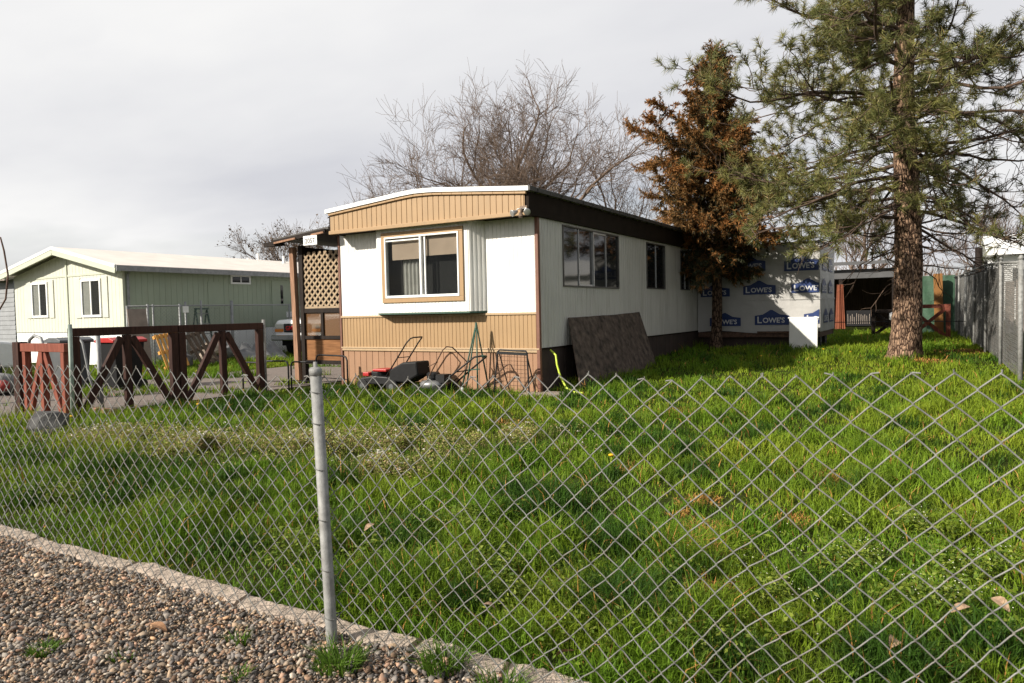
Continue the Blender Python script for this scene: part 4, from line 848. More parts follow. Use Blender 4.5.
b = MB(); b.box(tx0-.02, tx1+.02, ty-.16, ty+.02, .50, .66); obj('bumper', b, M['chrome'], tk, bevel=.03)
b = MB(); b.box(tx0+.42, tx1-.42, ty-.035, ty-.01, .74, .99); gr = obj('grille', b, M['black'], tk, bevel=.015)
b = MB()
for z in (.80, .865, .93): b.box(tx0+.45, tx1-.45, ty-.045, ty-.035, z-.008, z+.008)
obj('grille_bar', b, M['plasticgrey'], gr)
obj('badge_letters', text_on_front('GMC', (tx0+tx1)/2-.24, ty-.05, .865, .42, .13, .02), M['plumred'], gr)
for x in (tx0+.20, tx1-.20):
    obj('headlight', MB().box(x-.17, x+.17, ty-.03, ty+.02, .86, .99), M['lens'], tk, bevel=.015); obj('indicator', MB().box(x-.17, x+.17, ty-.03, ty+.02, .75, .84), M['amber'], tk, bevel=.012)
for y_ in (ty+.75, ty+4.5):
    for x in (tx0+.03, tx1-.27): vehicle_wheel(tk, (x, y_, .37), .37, .24, 0)
b = MB(); b.box(tx0+.2, tx1-.2, ty+.1, ty+5.4, .34, .56); obj('underbody', b, M['black'], tk)
for s, x in ((-1, tx0-.12), (1, tx1+.12)): obj('wing_mirror', MB().box(x-.10, x+.10, ty+1.62, ty+1.72, 1.24, 1.42), M['black'], tk, bevel=.02)
tk.scale = (1.17, 1.1, 1.17); tk.location.x = -18.9; tk.location.y = 19.9
mw.location.x += .30; rm.location.x += .42; tp.location.x -= .08
# grey house at the left edge
el = thing('grey_house', 'grey sided house at the far left edge behind the green home', 'house', (-35, 14.2, 0))
b = MB()
for j in range(17): b.prism([(14.15, .05+j*.18), (14.13, .05+j*.18), (14.15, .05+(j+1)*.18)], -40, -31.1, 0)
b.box(-40, -31.12, 14.152, 24, 0, 3.1); obj('wall', b, M['greysiding'], el)
b = MB(); b.prism([(13.7, 3.02), (19, 4.1), (24.4, 3.02), (24.4, 3.12), (19, 4.22), (13.7, 3.12)], -40.3, -30.8, 0); obj('roof', b, M['greyboard'], el)
obj('window', MB().box(-33.5, -32.4, 14.05, 14.12, 1.3, 2.5), M['whitepaint'], el)

# ------------------------------------------------------------------ right hand side
sf = thing('tall_wire_fence', 'tall chain link fence with dark slats along the right side of the lawn', 'fence', (1.0, 13.4, 0))
p0 = np.array([1.0, 13.4]); p1 = np.array([.28, 28.1]); ln = float(np.linalg.norm(p1-p0)); du = (p1-p0)/ln
def sfp(s, z, o=0.): q = p0+du*s; return (q[0]+o, q[1], z+float(zg(q[0], q[1])))
obj('top_rail', MB().tube([sfp(s, 1.86) for s in np.linspace(0, ln, 12)], .022, 8), M['galv'], sf, smooth=True)
for s, r in ((0, .036), (2.45, .028), (5.0, .028), (7.6, .028), (10.2, .028), (12.6, .028), (ln, .036)):
    pp = obj('post', MB().tube([sfp(s, -.2), sfp(s, 1.92)], r, 12), M['galv'], sf, smooth=True)
    obj('post_cap', MB().lathe(sfp(s, 1.90), [(r+.005, 0), (r+.006, .03), (r*.6, .06), (.004, .07)], 12), M['galv'], pp, smooth=True)
chain_link('wire_mesh', (1.03, 13.4, 0), (du[0], du[1], 0), ln, .03, 1.86, .07, .07, .0019, M['wire'], sf, 4, knuckle=False, dz=lambda s: zg(p0[0]+du[0]*s, p0[1]+du[1]*s))
b = MB()
for i, s in enumerate(np.arange(2.6, ln-.3, .07)):
    h = 1.80+random.uniform(-.10, .03); w = .036*random.uniform(.6, 1.15)
    if random.random() < .05: continue
    q = [sfp(s-w, .03, .05), sfp(s+w, .03, .05), sfp(s+w, h, .05), sfp(s-w, h-.02, .05)]; b.add(q+[(x+.012, y, z) for x, y, z in q], [(0, 1, 2, 3), (7, 6, 5, 4), (0, 3, 7, 4), (1, 5, 6, 2)])
obj('privacy_slats', b, M['slats'], sf)
b = MB(); b.tube([(1.0, 13.4, 1.89), (2.4, 13.45, 1.89), (5, 13.5, 1.89)], .022, 8); obj('return_rail', b, M['galv'], sf, smooth=True)
chain_link('return_mesh', (1.05, 13.42, 0), (1, .02, 0), 3.9, .03, 1.86, .075, .075, .0021, M['wire'], sf, 4, knuckle=False)
ns = thing('neighbour_shed', 'grey shed with horizontal boards behind the tall wire fence', 'shed', (3.5, 19, 0))
b = MB(); zt2 = lambda y: 1.95 if y < 16.9 else 1.95
for j in range(15): b.prism([(1.78, .03+j*.15), (1.755, .03+j*.15), (1.78, .03+(j+1)*.15)], 15.4, 19.6)
b.box(1.781, 5.5, 15.4, 19.6, 0, 2.2)
obj('wall', b, M['darksiding'], ns)
b = MB(); b.prism([(1.55, 2.18), (5.7, 2.75), (5.7, 2.85), (1.55, 2.26)], 15.1, 19.9); obj('roof', b, M['roofdark'], ns)
# shed at the back
bs = thing('open_shed', 'dark open fronted shed behind the pine and the extension', 'shed', (-3, 33, .36))
SX0, SX1, SY0 = -6.2, -1.0, 33.0
b = MB(); b.box(SX0, SX1, SY0+4.2, SY0+4.3, .3, 3.0); b.box(SX0, SX0+.1, SY0, SY0+4.2, .3, 3.0); b.box(SX1-.1, SX1, SY0, SY0+4.2, .3, 3.0); obj('wall', b, M['oldwood'], bs)
b = MB(); b.prism([(SY0-.5, 3.02), (SY0+4.6, 3.3), (SY0+4.6, 3.4), (SY0-.5, 3.16)], SX0-.2, SX1+.2, 0); obj('roof', b, M['darksiding'], bs)
b = MB(); b.box(SX0, SX1, SY0-.05, SY0+.05, 2.48, 2.86); obj('header_beam', b, M['darksiding'], bs, bevel=.01)
for x in (-5.0, -3.72, -1.75): obj('post', MB().box(x-.07, x+.07, SY0-.02, SY0+.12, .3, 2.48), M['darkpost'], bs)
b = MB(); vs = []
for i in range(17):
    x = -3.95+.42*i/16; vs += [(x, SY0-.15+.05*math.sin(i*1.9), .40), (x*.6+.4*-3.74, SY0-.1+.04*math.sin(i*1.9), 2.25)]
b.add(vs, [(2*i, 2*i+2, 2*i+3, 2*i+1) for i in range(16)]); tag(obj('hanging_cloth', b, M['curtainred'], loc=(-3.75, SY0-.1, .4), smooth=True), 'narrow rust red cloth hanging at the left side of the dark open shed', 'cloth')
b = MB(); b.box(-3.42, -2.50, 32.2, 32.28, .52, 1.16); o = obj('dark_mat', b, M['black'], loc=(-3, 32.2, .36), bevel=.02)
tag(o, 'dark grey patterned mat standing on the grass in front of the open shed', 'mat')
b = MB()
for i in range(11):
    x = -3.36+i*.078; b.bar((x, 32.19, .62), (x+random.uniform(-.02, .02), 32.19, random.uniform(.85, 1.08)), .022, .008, (0, 1, 0))
obj('pale_streak', b, M['greyboard'], o)
def xgate(x0, x1, y, z0, z1, mt, lab):
    t_ = thing('cross_braced_gate', lab, 'gate', ((x0+x1)/2, y, z0))
    obj('top_rail', MB().box(x0, x1, y-.05, y+.05, z1-.11, z1), mt, t_, bevel=.006)
    for x in (x0+.06, x1-.06): obj('stile', MB().box(x-.06, x+.06, y-.048, y+.048, z0-.05, z1-.112), mt, t_, bevel=.006)
    obj('brace', MB().bar((x0+.12, y-.02, z0+.08), (x1-.12, y-.02, z1-.12), .035, .10), mt, t_); obj('brace', MB().bar((x1-.12, y+.02, z0+.08), (x0+.12, y+.02, z1-.12), .035, .10), mt, t_)
xgate(-2.05, -.95, 26.3, .34, 1.22, M['darkpost'], 'dark cross braced gate just left of the pine trunk'); xgate(-.98, .16, 24.4, .34, 1.36, M['red'], 'red cross braced gate between the pine trunk and the slatted fence')
blob('white_pot', (-1.35, 25.9, 1.0), (.16, .14, .16), M['whitepaint'], 'small pale bundle hung on the dark gate beside the pine trunk', 'bundle', 31, True, .1)
b = MB(); b.bar((-1.35, 26.0, 1.16), (-1.35, 26.26, 1.18), .02, .02); obj('hook', b, M['rust'], bpy.data.objects['white_pot'])
b = MB(); nn_ = 12; vs = []
for i in range(nn_+1):
    for j in range(9): vs.append((-.95+1.25*i/nn_, 28.0+.04*math.sin(i*1.7+j), .36+1.95*j/8))
b.add(vs, [(i*9+j, (i+1)*9+j, (i+1)*9+j+1, i*9+j+1) for i in range(nn_) for j in range(8)]); b.add([(x, y+.03, z) for x, y, z in vs], [(i*9+j, i*9+j+1, (i+1)*9+j+1, (i+1)*9+j) for i in range(nn_) for j in range(8)])
tag(obj('green_screen', b, M['greentarp'], loc=(-.3, 28, .36), smooth=True), 'green tarpaulin screen behind the red gate', 'screen')
b = MB(); b.bar((-.14, 27.6, .3), (-.18, 27.6, 2.36), .26, .10); tag(obj('orange_post', b, M['orangepost'], loc=(-.15, 27.6, .36), bevel=.01), 'orange painted post in front of the green screen', 'post')
b = MB(); b.tube([(.98, 28.6, .3), (.98, 28.6, 3.2)], [.13, .11], 10); tag(obj('dark_post', b, M['darkpost'], loc=(.98, 28.6, .36), smooth=True), 'thick dark wooden post rising behind the far end of the slatted fence', 'post')
b = MB()
for i, x in enumerate(np.arange(.3, 3.2, .28)): b.box(x, x+.25, 28.35, 28.38, .3, 2.1+.06*math.sin(i*2.1))
tag(obj('board_fence', b, M['greyboard'], loc=(1.7, 28.36, .36)), 'short grey upright board fence at the end of the wire fence', 'fence')
b = MB(); b.tube([(-1.05, 23.2, .3), (-1.05, 23.2, .92)], .025, 8); b.tube([(-3.4, 23.4, .88), (-1.05, 23.2, .90), (.5, 23.3, .88)], .012, 6); b.tube([(-3.4, 23.4, .3), (-3.4, 23.4, .9)], .025, 8)
tag(obj('wire_line', b, M['blackmetal'], loc=(-1, 23.2, .34)), 'low black wire strung on short stakes behind the pine', 'wire fence')
wbz = thing('white_building', 'long white building in the distance above the slatted fence', 'building', (8, 50, 0))
b = MB(); b.box(2.3, 20, 48, 58, 0, 3.9); obj('wall', b, M['whitepaint'], wbz)
b = MB(); b.prism([(47.4, 3.95), (53, 5.3), (58.6, 3.95), (58.6, 4.05), (53, 5.42), (47.4, 4.05)], 2.0, 20.4, 0); obj('roof', b, M['roofwhite'], wbz)
for x in (3.2, 6.2, 9.2, 12.2): obj('window', MB().box(x, x+1.4, 47.94, 47.99, 2.2, 3.2), M['glass'], wbz)

# ------------------------------------------------------------------ trees
class Tubes:
    def __init__(s): s.V = []; s.F = []; s.n = 0
    def add(s, P, r, k=4):
        P = np.asarray(P, float); r = np.asarray(r, float); T = np.gradient(P, axis=0); T /= np.linalg.norm(T, axis=1)[:, None]+1e-9
        ref = np.array([0, 0, 1.]) if abs(T[0, 2]) < .8 else np.array([1., 0, 0])
        A = np.cross(T, ref); A /= np.linalg.norm(A, axis=1)[:, None]+1e-9; B = np.cross(T, A); an = np.arange(k)*2*PI/k
        V = P[:, None]+r[:, None, None]*(np.cos(an)[None, :, None]*A[:, None]+np.sin(an)[None, :, None]*B[:, None])
        m_ = len(P); i = (np.arange(m_-1)[:, None]*k+np.arange(k)[None]); nx = (np.arange(k)+1) % k-np.arange(k)
        s.F.append((np.stack([i, i+nx, i+nx+k, i+k], -1)+s.n).reshape(-1, 4)); s.V.append(V.reshape(-1, 3)); s.n += m_*k
    def build(s, name, mt, parent, smooth=True): return np_mesh(name, np.concatenate(s.V), [np.concatenate(s.F)], mt, parent, smooth=smooth)
def unit(v): v = np.asarray(v, float); return v/(np.linalg.norm(v)+1e-9)
def wander(p, d, L_, n, bend, g):
    P = [np.array(p, float)]; d = unit(d)
    for i in range(n):
        d = unit(d+RNG.normal(0, bend, 3)+np.array([0, 0, g])); P.append(P[-1]+d*L_/n)
    return np.array(P), d
def needles(bases, dirs, per, lo, hi, w, span):
    n = len(bases); B = np.repeat(bases, per, 0); D = np.repeat(dirs, per, 0); u = RNG.random((n*per, 1))
    R_ = RNG.normal(size=B.shape); R_ -= D*np.sum(R_*D, 1, keepdims=True); R_ /= np.linalg.norm(R_, axis=1, keepdims=True)
    d = D*RNG.uniform(.25, 1.3, (len(B), 1))+R_; d /= np.linalg.norm(d, axis=1, keepdims=True)
    P = B-D*span*u; L_ = RNG.uniform(lo, hi, (len(B), 1)); sd = np.cross(d, RNG.normal(size=B.shape)); sd /= np.linalg.norm(sd, axis=1, keepdims=True)
    droop = np.array([0, 0, -.018])
    return np.stack([P-sd*w/2, P+sd*w/2, P+d*L_+droop], 1).reshape(-1, 3), n*per
# --- the pine
PX, PY = -.70, 16.85; PZ = float(zg(PX, PY))
pine = thing('pine_tree', 'tall long needled pine on the right of the lawn with a bare scaly trunk', 'tree', (PX, PY, PZ))
hs = np.array([-.3, 0, .12, .3, .6, 1.0, 1.6, 2.3, 3.2, 4.5, 6, 7.5, 9, 10.5, 12]); rs_ = np.array([.36, .345, .32, .298, .28, .268, .258, .248, .235, .212, .18, .145, .105, .06, .02])
def pine_axis(h): return np.array([PX+.045*math.sin(h*.8)+.006*h, PY+.03*math.sin(h*.6+1), PZ+h])
hh_ = np.concatenate([np.linspace(-.3, 3.5, 50), np.linspace(3.6, 12, 40)]); k = 28; V = []; 
for h in hh_:
    r = np.interp(h, hs, rs_); c = pine_axis(h); a = np.arange(k)*2*PI/k
    rr = r*(1+.05*np.sin(a*3+h)+.05*(vnoise(a*3.2, 0*a+h*2.5, .5, 4)-.5)*2+.10*np.clip(.4-h, 0, 1)*np.sin(a*5+1)); V.append(np.stack([c[0]+rr*np.cos(a), c[1]+rr*np.sin(a), c[2]+0*a], -1))
V = np.concatenate(V); i = (np.arange(len(hh_)-1)[:, None]*k+np.arange(k)[None]); nx = (np.arange(k)+1) % k-np.arange(k)
np_mesh('trunk', V, [np.stack([i, i+nx, i+nx+k, i+k], -1).reshape(-1, 4)], M['pinebark'], pine, smooth=True)
limbs = Tubes(); tb_, td_ = [], []
def pine_branch(h, az, L_, droop, bare):
    p = pine_axis(h); d = np.array([math.cos(az), math.sin(az), .12-droop*.5]); n = 11; P = [p]; dd_ = unit(d)
    for i in range(n):
        u = i/n; g = -droop*.20*(1-u)+.14*max(0, u-.35); dd_ = unit(dd_+RNG.normal(0, .15, 3)+np.array([0, 0, g])); P.append(P[-1]+dd_*L_/n)
    P = np.array(P); r0 = .012+.0085*L_; limbs.add(P, np.linspace(r0, .006, n+1), 5)
    for j in range(int(5+L_*3.2)):
        u = RNG.uniform(.18, 1.0)**.85; i = min(int(u*n), n-1); q = P[i]+(P[i+1]-P[i])*(u*n-i); t_ = unit(P[i+1]-P[i])
        sd = unit(np.cross(t_, [0, 0, 1]))*RNG.choice([-1, 1]); sl = L_*RNG.uniform(.14, .30)*(1.2-u*.55); v0 = unit(t_*RNG.uniform(.3, .9)+sd*RNG.uniform(.4, 1)+np.array([0, 0, RNG.uniform(-.35, .5)]))
        S_, e = wander(q, v0, sl, 5, .22, .09); limbs.add(S_, np.linspace(.009+.002*sl, .0045, 6), 4)
        live = RNG.random() > bare
        if live: tb_.append(S_[-1]); td_.append(e)
        for _ in range(RNG.integers(1, 4)):
            w = RNG.uniform(.25, 1); ii = min(int(w*5), 4); q2 = S_[ii]+(S_[ii+1]-S_[ii])*(w*5-ii); v2 = unit(unit(S_[ii+1]-S_[ii])*.6+RNG.normal(0, .55, 3)+np.array([0, 0, .35]))
            T2, e2 = wander(q2, v2, RNG.uniform(.18, .5), 3, .28, .12); limbs.add(T2, np.linspace(.0065, .004, 4), 3)
            if live and RNG.random() > bare*.5: tb_.append(T2[-1]); td_.append(e2)
    if RNG.random() > bare: tb_.append(P[-1]); td_.append(unit(P[-1]-P[-2]))
toward = math.atan2(-math.cos(0), 0)
LEFT = math.atan2(-R0[1], -R0[0])
h = 2.7
while h < 11.6:
    for q in range(RNG.integers(5, 7) if h < 3.8 else RNG.integers(5, 8)):
        az = RNG.uniform(0, 2*PI); lt = math.cos(az-LEFT)          # +1 to the picture's left
        base = np.interp(h, [2.0, 3.0, 4.5, 6.5, 8.5, 10.5, 12], [1.9, 3.5, 3.95, 3.7, 3.0, 2.3, .6])*(1+.12*max(0, lt))*RNG.choice([RNG.uniform(.3, .6), RNG.uniform(.65, 1.08), RNG.uniform(.65, 1.08)])
        bare = np.interp(h, [2, 3.2, 4.6, 6.5], [.80, .55, .18, .04])-.45*lt*np.interp(h, [2, 5, 7], [1, .6, .15])
        pine_branch(h+RNG.uniform(-.08, .08), az, base, np.interp(h, [2, 4, 7, 11], [.30, .30, .05, -.35]), float(np.clip(bare, .02, .85)))
    h += RNG.uniform(.26, .40)
for _ in range(60):                                             # dead snags on the lower trunk
    h = RNG.uniform(1.7, 5); P, e = wander(pine_axis(h), [math.cos(a_ := RNG.uniform(0, 6.28)), math.sin(a_), RNG.uniform(-.3, .2)], RNG.uniform(.5, 2.4), 7, .22, -.02); limbs.add(P, np.linspace(.018, .004, 8), 4)
    for _ in range(4):
        i = RNG.integers(2, 7); Q, e2 = wander(P[i], unit(P[i]-P[i-1])+RNG.normal(0, .7, 3), RNG.uniform(.2, .7), 4, .25, 0); limbs.add(Q, np.linspace(.007, .003, 5), 3)
for h in np.arange(3.4, 11.5, .16):
    az = RNG.uniform(0, 2*PI); P, e = wander(pine_axis(h), [math.cos(az), math.sin(az), .3], RNG.uniform(.35, .9), 4, .2, .1); limbs.add(P, np.linspace(.014, .005, 5), 4)
    for i in (3, 4): tb_.append(P[i]); td_.append(unit(P[i]-P[i-1]))
limbs.build('limbs', M['pinelimb'], pine)
tb_, td_ = np.array(tb_), np.array(td_)
print('tufts', len(tb_)); NP = 54
V, n = needles(tb_, td_, NP, .12, .205, .0115, .22); tone = np.repeat(RNG.random((len(tb_), 1)), NP, 0)
c = np.array([.185, .175, .050])*(1-tone)+np.array([.105, .12, .036])*tone; c = np.where(RNG.random((n, 1)) < .10, np.array([.27, .20, .085]), c)*RNG.uniform(.75, 1.25, (n, 1))
np_mesh('needles', V, [np.arange(n*3).reshape(-1, 3)], M['needle'], pine, tint=np.repeat(c, 3, 0))
# --- the cedar
CX, CY = -5.12, 18.85; CZ = float(zg(CX, CY))
ced = thing('cedar_tree', 'rust brown conical cedar between the mobile home wall and the extension', 'tree', (CX, CY, CZ))
tr_ = Tubes(); hh_ = np.linspace(-.2, 7.65, 40); P = np.stack([CX+.05*np.sin(hh_*.9), CY+.03*np.cos(hh_*.7), CZ+hh_], -1); tr_.add(P, np.interp(hh_, [-.2, .1, .5, 3, 6, 7.65], [.22, .17, .135, .11, .06, .012]), 14); tr_.build('trunk', M['cedarbark'], ced)
lb = Tubes(); SP, SD, SCOL = [], [], []
def spray_branch(h, az, L_, rise):
    p = np.array([CX+.05*math.sin(h*.9), CY+.03*math.cos(h*.7), CZ+h]); n = 7; P, e = wander(p, [math.cos(az), math.sin(az), rise], L_, n, .10, .02); lb.add(P, np.linspace(.012+.008*L_, .004, n+1), 4)
    for j in range(int(8+L_*14)):
        u = RNG.uniform(.12, 1)**.8; i = min(int(u*n), n-1); q = P[i]+(P[i+1]-P[i])*(u*n-i); t_ = unit(P[i+1]-P[i]); v = unit(t_*RNG.uniform(.5, 1.2)+RNG.normal(0, .55, 3)+np.array([0, 0, .12]))
        S_, e2 = wander(q, v, RNG.uniform(.18, .48)*(1.2-u*.4), 3, .16, -.05); lb.add(S_, np.array([.006, .005, .004, .003]), 3)
        for w in (1, 2, 3): SP.append(S_[w]); SD.append(unit(S_[w]-S_[w-1])); SCOL.append(u)
    SP.append(P[-1]); SD.append(e); SCOL.append(1.)
for h in np.arange(2.0, 7.6, .062):
    for q in range(3 if h < 5.5 else 2):
        az = RNG.uniform(0, 2*PI); lt = math.cos(az-LEFT)
        R_ = np.interp(h, [2, 2.4, 2.8, 3.4, 4.4, 5.2, 5.55, 5.8, 6.3, 7.0, 7.6], [1.5, 2.35, 2.6, 2.5, 2.15, 1.85, 1.3, .6, .8, .55, .12])
        R_ *= (1+.05*max(0, lt))*(.58+.46*max(0, math.sin(h*11.5+az*1.0)))
        if lt > .3 and 4.9 < h < 5.5: R_ = 2.6
        spray_branch(h, az, R_*RNG.uniform(.45, 1.05), RNG.uniform(-.05, .4) if h > 2.7 else RNG.uniform(-.35, .1))
lb.build('limbs', M['pinelimb'], ced)
SP, SD, SCOL = np.array(SP), np.array(SD), np.array(SCOL); per = 16
V, n = needles(SP, SD, per, .05, .13, .028, .14); cc = np.repeat(vnoise(SP[:, 0]*1.3+SP[:, 1], SP[:, 2], .45, 3)[:, None], per, 0); u_ = np.repeat(SCOL[:, None], per, 0)
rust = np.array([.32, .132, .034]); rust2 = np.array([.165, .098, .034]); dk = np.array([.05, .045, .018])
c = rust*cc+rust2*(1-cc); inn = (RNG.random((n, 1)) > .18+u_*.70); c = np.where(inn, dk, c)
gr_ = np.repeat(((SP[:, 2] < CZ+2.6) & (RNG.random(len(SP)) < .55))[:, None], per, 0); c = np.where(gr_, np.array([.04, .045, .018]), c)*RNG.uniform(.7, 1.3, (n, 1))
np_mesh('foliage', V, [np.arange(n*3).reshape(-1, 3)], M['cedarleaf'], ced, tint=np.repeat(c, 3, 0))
# --- bare trees
def bare_tree(name, loc, H_, spread, lab, seed, levels=5, lean_=0., leaves=0, mt='twig', trunk_h=.28, grp='bare trees behind the homes', r0=None):
    global RNG
    keep = RNG; RNG = np.random.default_rng(seed)
    t_ = thing(name, lab, 'tree', loc, grp); trunk = Tubes(); tw = Tubes(); LV = []
    r0 = r0 or H_*.021
    P, e = wander(loc, [lean_, 0, 1], H_*trunk_h, 5, .06, .02); trunk.add(P, np.linspace(r0*1.25, r0, 6), 9); trunk.build('trunk', M['twig'], t_)
    def grow(p, d, L_, r, lv):
        n = 5 if lv > 1 else 3; Q, e = wander(p, d, L_, n, .17, .03); r1 = max(r*.55, .006); tw.add(Q, np.linspace(max(r, .008), r1, n+1), 5 if lv > 2 else 3)
        if lv == 0: LV.append(Q[-1]); return
        for c_ in range(RNG.integers(2, 5) if lv > 1 else RNG.integers(4, 6)):
            u = RNG.uniform(.3, 1.0); i = min(int(u*n), n-1); q = Q[i]+(Q[i+1]-Q[i])*(u*n-i); rd = RNG.normal(0, 1, 3); rd[2] *= .6
            grow(q, unit(unit(Q[i+1]-Q[i])*1.0+unit(rd)*spread+np.array([0, 0, .12])), L_*RNG.uniform(.55, .82), r1*RNG.uniform(.55, .85), lv-1)
        grow(Q[-1], e, L_*.72, r1, lv-1)
    for c_ in range(4): grow(P[-1], unit(e+unit(RNG.normal(0, 1, 3)*np.array([1, 1, .3]))*spread*.9), H_*.30*RNG.uniform(.8, 1.1), r0*.65, levels-1)
    grow(P[-1], e, H_*.30, r0*.75, levels-1)
    tw.build('crown', M[mt], t_)
    if leaves:
        LVa = np.array(LV)[RNG.random(len(LV)) < leaves]; n_ = len(LVa)*4; B = np.repeat(LVa, 4, 0)+RNG.normal(0, .10, (n_, 3)); V = (B[:, None]+RNG.normal(0, .06, (n_, 3, 3))).reshape(-1, 3)
        np_mesh('dry_leaves', V, [np.arange(n_*3).reshape(-1, 3)], M['leafy'], t_, tint=np.tile(np.array([.12, .085, .06]), (n_*3, 1)))
    RNG = keep
bare_tree('bare_tree', (-18.9, 33.3, 0), 13.6, .95, 'tallest bare tree rising behind the mobile home roof', 3, 6, -.03)
bare_tree('bare_tree', (-15.4, 36.5, 0), 10.0, .95, 'bare tree behind the right end of the mobile home roof', 5, 5, .05)
bare_tree('bare_tree', (-20.6, 32.5, 0), 10.6, .95, 'bare tree left of the tallest one above the roof peak', 8, 5, .0)
bare_tree('bare_tree', (-23.4, 33.0, 0), 10.2, .95, 'bare tree showing over the middle of the mobile home roof', 12, 5, -.06)
bare_tree('bare_tree', (-28.6, 34.0, 0), 9.3, .55, 'small bare tree showing over the left slope of the mobile home roof', 14, 5, -.05)
bare_tree('clumpy_tree', (-34.8, 31.5, 0), 7.0, .75, 'bare tree with clinging dry leaves over the green home roof', 21, 5, .05, .22)
bare_tree('clumpy_tree', (-38.2, 31.5, 0), 5.4, .75, 'low twiggy tree left of the clumpy one over the green roof', 23, 5, -.15, .2)
bare_tree('bare_tree', (-3.8, 43, .36), 7.4, .6, 'bare tree behind the open shed roof', 33, 5, 0, grp='bare trees behind the shed')
bare_tree('bare_tree', (3.2, 62, .3), 8.2, .6, 'bare tree right of the dark post beyond the slatted fence', 35, 5, 0, grp='bare trees behind the shed')
# brush along the back
bt = Tubes(); keep = RNG; RNG = np.random.default_rng(77)
for _ in range(1000):
    x = RNG.uniform(-10, 1.6); yy = RNG.uniform(40, 52)
    P, e = wander((x, yy, 0), [RNG.normal(0, .25), RNG.normal(0, .25), 1], RNG.uniform(1.6, 4.4)*(1.0 if x < -1 else .72), 5, .15, 0); bt.add(P, np.linspace(.03, .008, 6), 3)
    for _ in range(3):
        i = RNG.integers(1, 5); Q, e2 = wander(P[i], unit(P[i]-P[i-1])+RNG.normal(0, .6, 3), RNG.uniform(.4, 1.3), 3, .2, .05); bt.add(Q, np.linspace(.013, .006, 4), 3)
RNG = keep
o = bt.build('brush', M['twigred'], None); tag(o, 'brown leafless brush along the back of the lots', 'brush', kind='stuff')
wv = Tubes(); keep = RNG; RNG = np.random.default_rng(78)
for _ in range(2600):
    x = RNG.uniform(-120, 60); yy = RNG.uniform(85, 120); P, e = wander((x, yy, 0), [RNG.normal(0, .2), RNG.normal(0, .2), 1], RNG.uniform(3, 6.5), 4, .15, 0); wv.add(P, np.linspace(.10, .03, 5), 3)
    for _ in range(4):
        i = RNG.integers(1, 4); Q, e2 = wander(P[i], unit(P[i]-P[i-1])+RNG.normal(0, .6, 3), RNG.uniform(1, 2.5), 3, .2, .05); wv.add(Q, np.linspace(.05, .02, 4), 3)
RNG = keep
o = wv.build('far_woods', M['twig'], None); tag(o, 'distant line of leafless woods on the horizon', 'woods', kind='stuff')

# ------------------------------------------------------------------ grass
def in_lawn(x, y):
    main = (x > -10.35+.25*(vnoise(x, y, .5, 2)-.5)) & (y > 2.305) & (y < 10.48)
    main |= (x > -5.74) & (y >= 10.4) & (y < 32.9) & (x < 3) & ~((x < AX1) & (y > AY0+.1) & (y < AY1)) & ~((x > p0[0]+.1) & (y > 13))
    left = (x < -10.3) & (x > -16.5) & (y > 2.6) & (y < 4.9+.7*vnoise(x, y, .6, 4))
    strip = (x < -15.7+.4*(vnoise(x, y, .8, 6)-.5)) & (x > -21.2) & (y > 4.5) & (y < 22)
    gate_ = (x > -15.8) & (x < -10.3) & (y > 4.9) & (y < 16) & (vnoise(x, y, .7, 8) > .80)
    slab = (x > -6.0) & (x < -5.2) & (y > 10.1) & (y < 10.7)
    boul = (x+9.45)**2+(y-4.62)**2 < .05
    return (main | left | strip | gate_) & ~slab & ~boul
TUFTS = [(-2.25, 4.25, .42, .34), (-2.7, 4.5, .34, .26), (-1.75, 3.9, .3, .26), (-3.6, 5.0, .35, .22), (-1.2, 2.9, .3, .26), (-5.6, 3.3, .5, .24), (-7.3, 3.6, .5, .22), (-4.6, 3.4, .4, .22), (-3.6, 2.75, .3, .2), (-.6, 5.6, .3, .2), (-3.4, 8.2, .4, .2), (-2.6, 7.0, .3, .2), (-8.9, 6.9, .7, .26), (-6.35, 3.55, .40, .2), (-5.05, 11.0, .30, .34), (-6.55, 9.55, .55, .24), (-9.6, 7.9, .9, .22), (-8.6, 8.8, .8, .20), (-10.0, 6.6, .45, .26), (-7.6, 9.5, .6, .22), (-1.55, 3.75, .28, .25), (-4.15, 4.15, .3, .2), (-3.2, 3.3, .3, .19), (-.15, 2.95, .3, .27), (-9.2, 9.3, .7, .24), (-3.05, 18.0, 1.2, .16), (-8.2, 3.3, .4, .2), (-5.2, 3.9, .3, .2), (-1.0, 3.35, .22, .28), (-4.7, 11.9, .5, .22), (-7.2, 5.9, .35, .18)]
DRY = [(-2.29, 5.77, .22), (-.83, 4.75, .16), (-1.22, 4.32, .20), (-1.14, 3.85, .14), (-.75, 5.98, .18), (-1.47, 4.97, .22), (-.95, 3.35, .14), (-1.5, 4.6, .12), (-.2, 16.2, .5), (.4, 18.5, .7), (-4.6, 7.6, .3), (-2.9, 9.2, .35)]
WEED = [(-4.65, 5.6, 1.15), (-6.6, 4.75, .9), (-5.6, 5.2, .9), (-3.9, 6.3, .8), (-8.0, 4.6, .7), (-4.2, 4.7, .5)]
def field(lst, x, y):
    m_ = np.zeros_like(x)
    for q in lst: m_ = np.maximum(m_, 1-np.clip(((x-q[0])**2+(y-q[1])**2)/q[2]**2, 0, 1))
    return m_
NB = 1200000
D_ = 2.1+(30-2.1)*RNG.random(NB)**1.55; th = RNG.uniform(-48, 58, NB)*PI/180
gx = D_*(np.sin(th)*math.cos(YAW)-np.cos(th)*math.sin(YAW)); gy = D_*(np.sin(th)*math.sin(YAW)+np.cos(th)*math.cos(YAW))
ok = in_lawn(gx, gy); gx, gy, D_ = gx[ok], gy[ok], D_[ok]
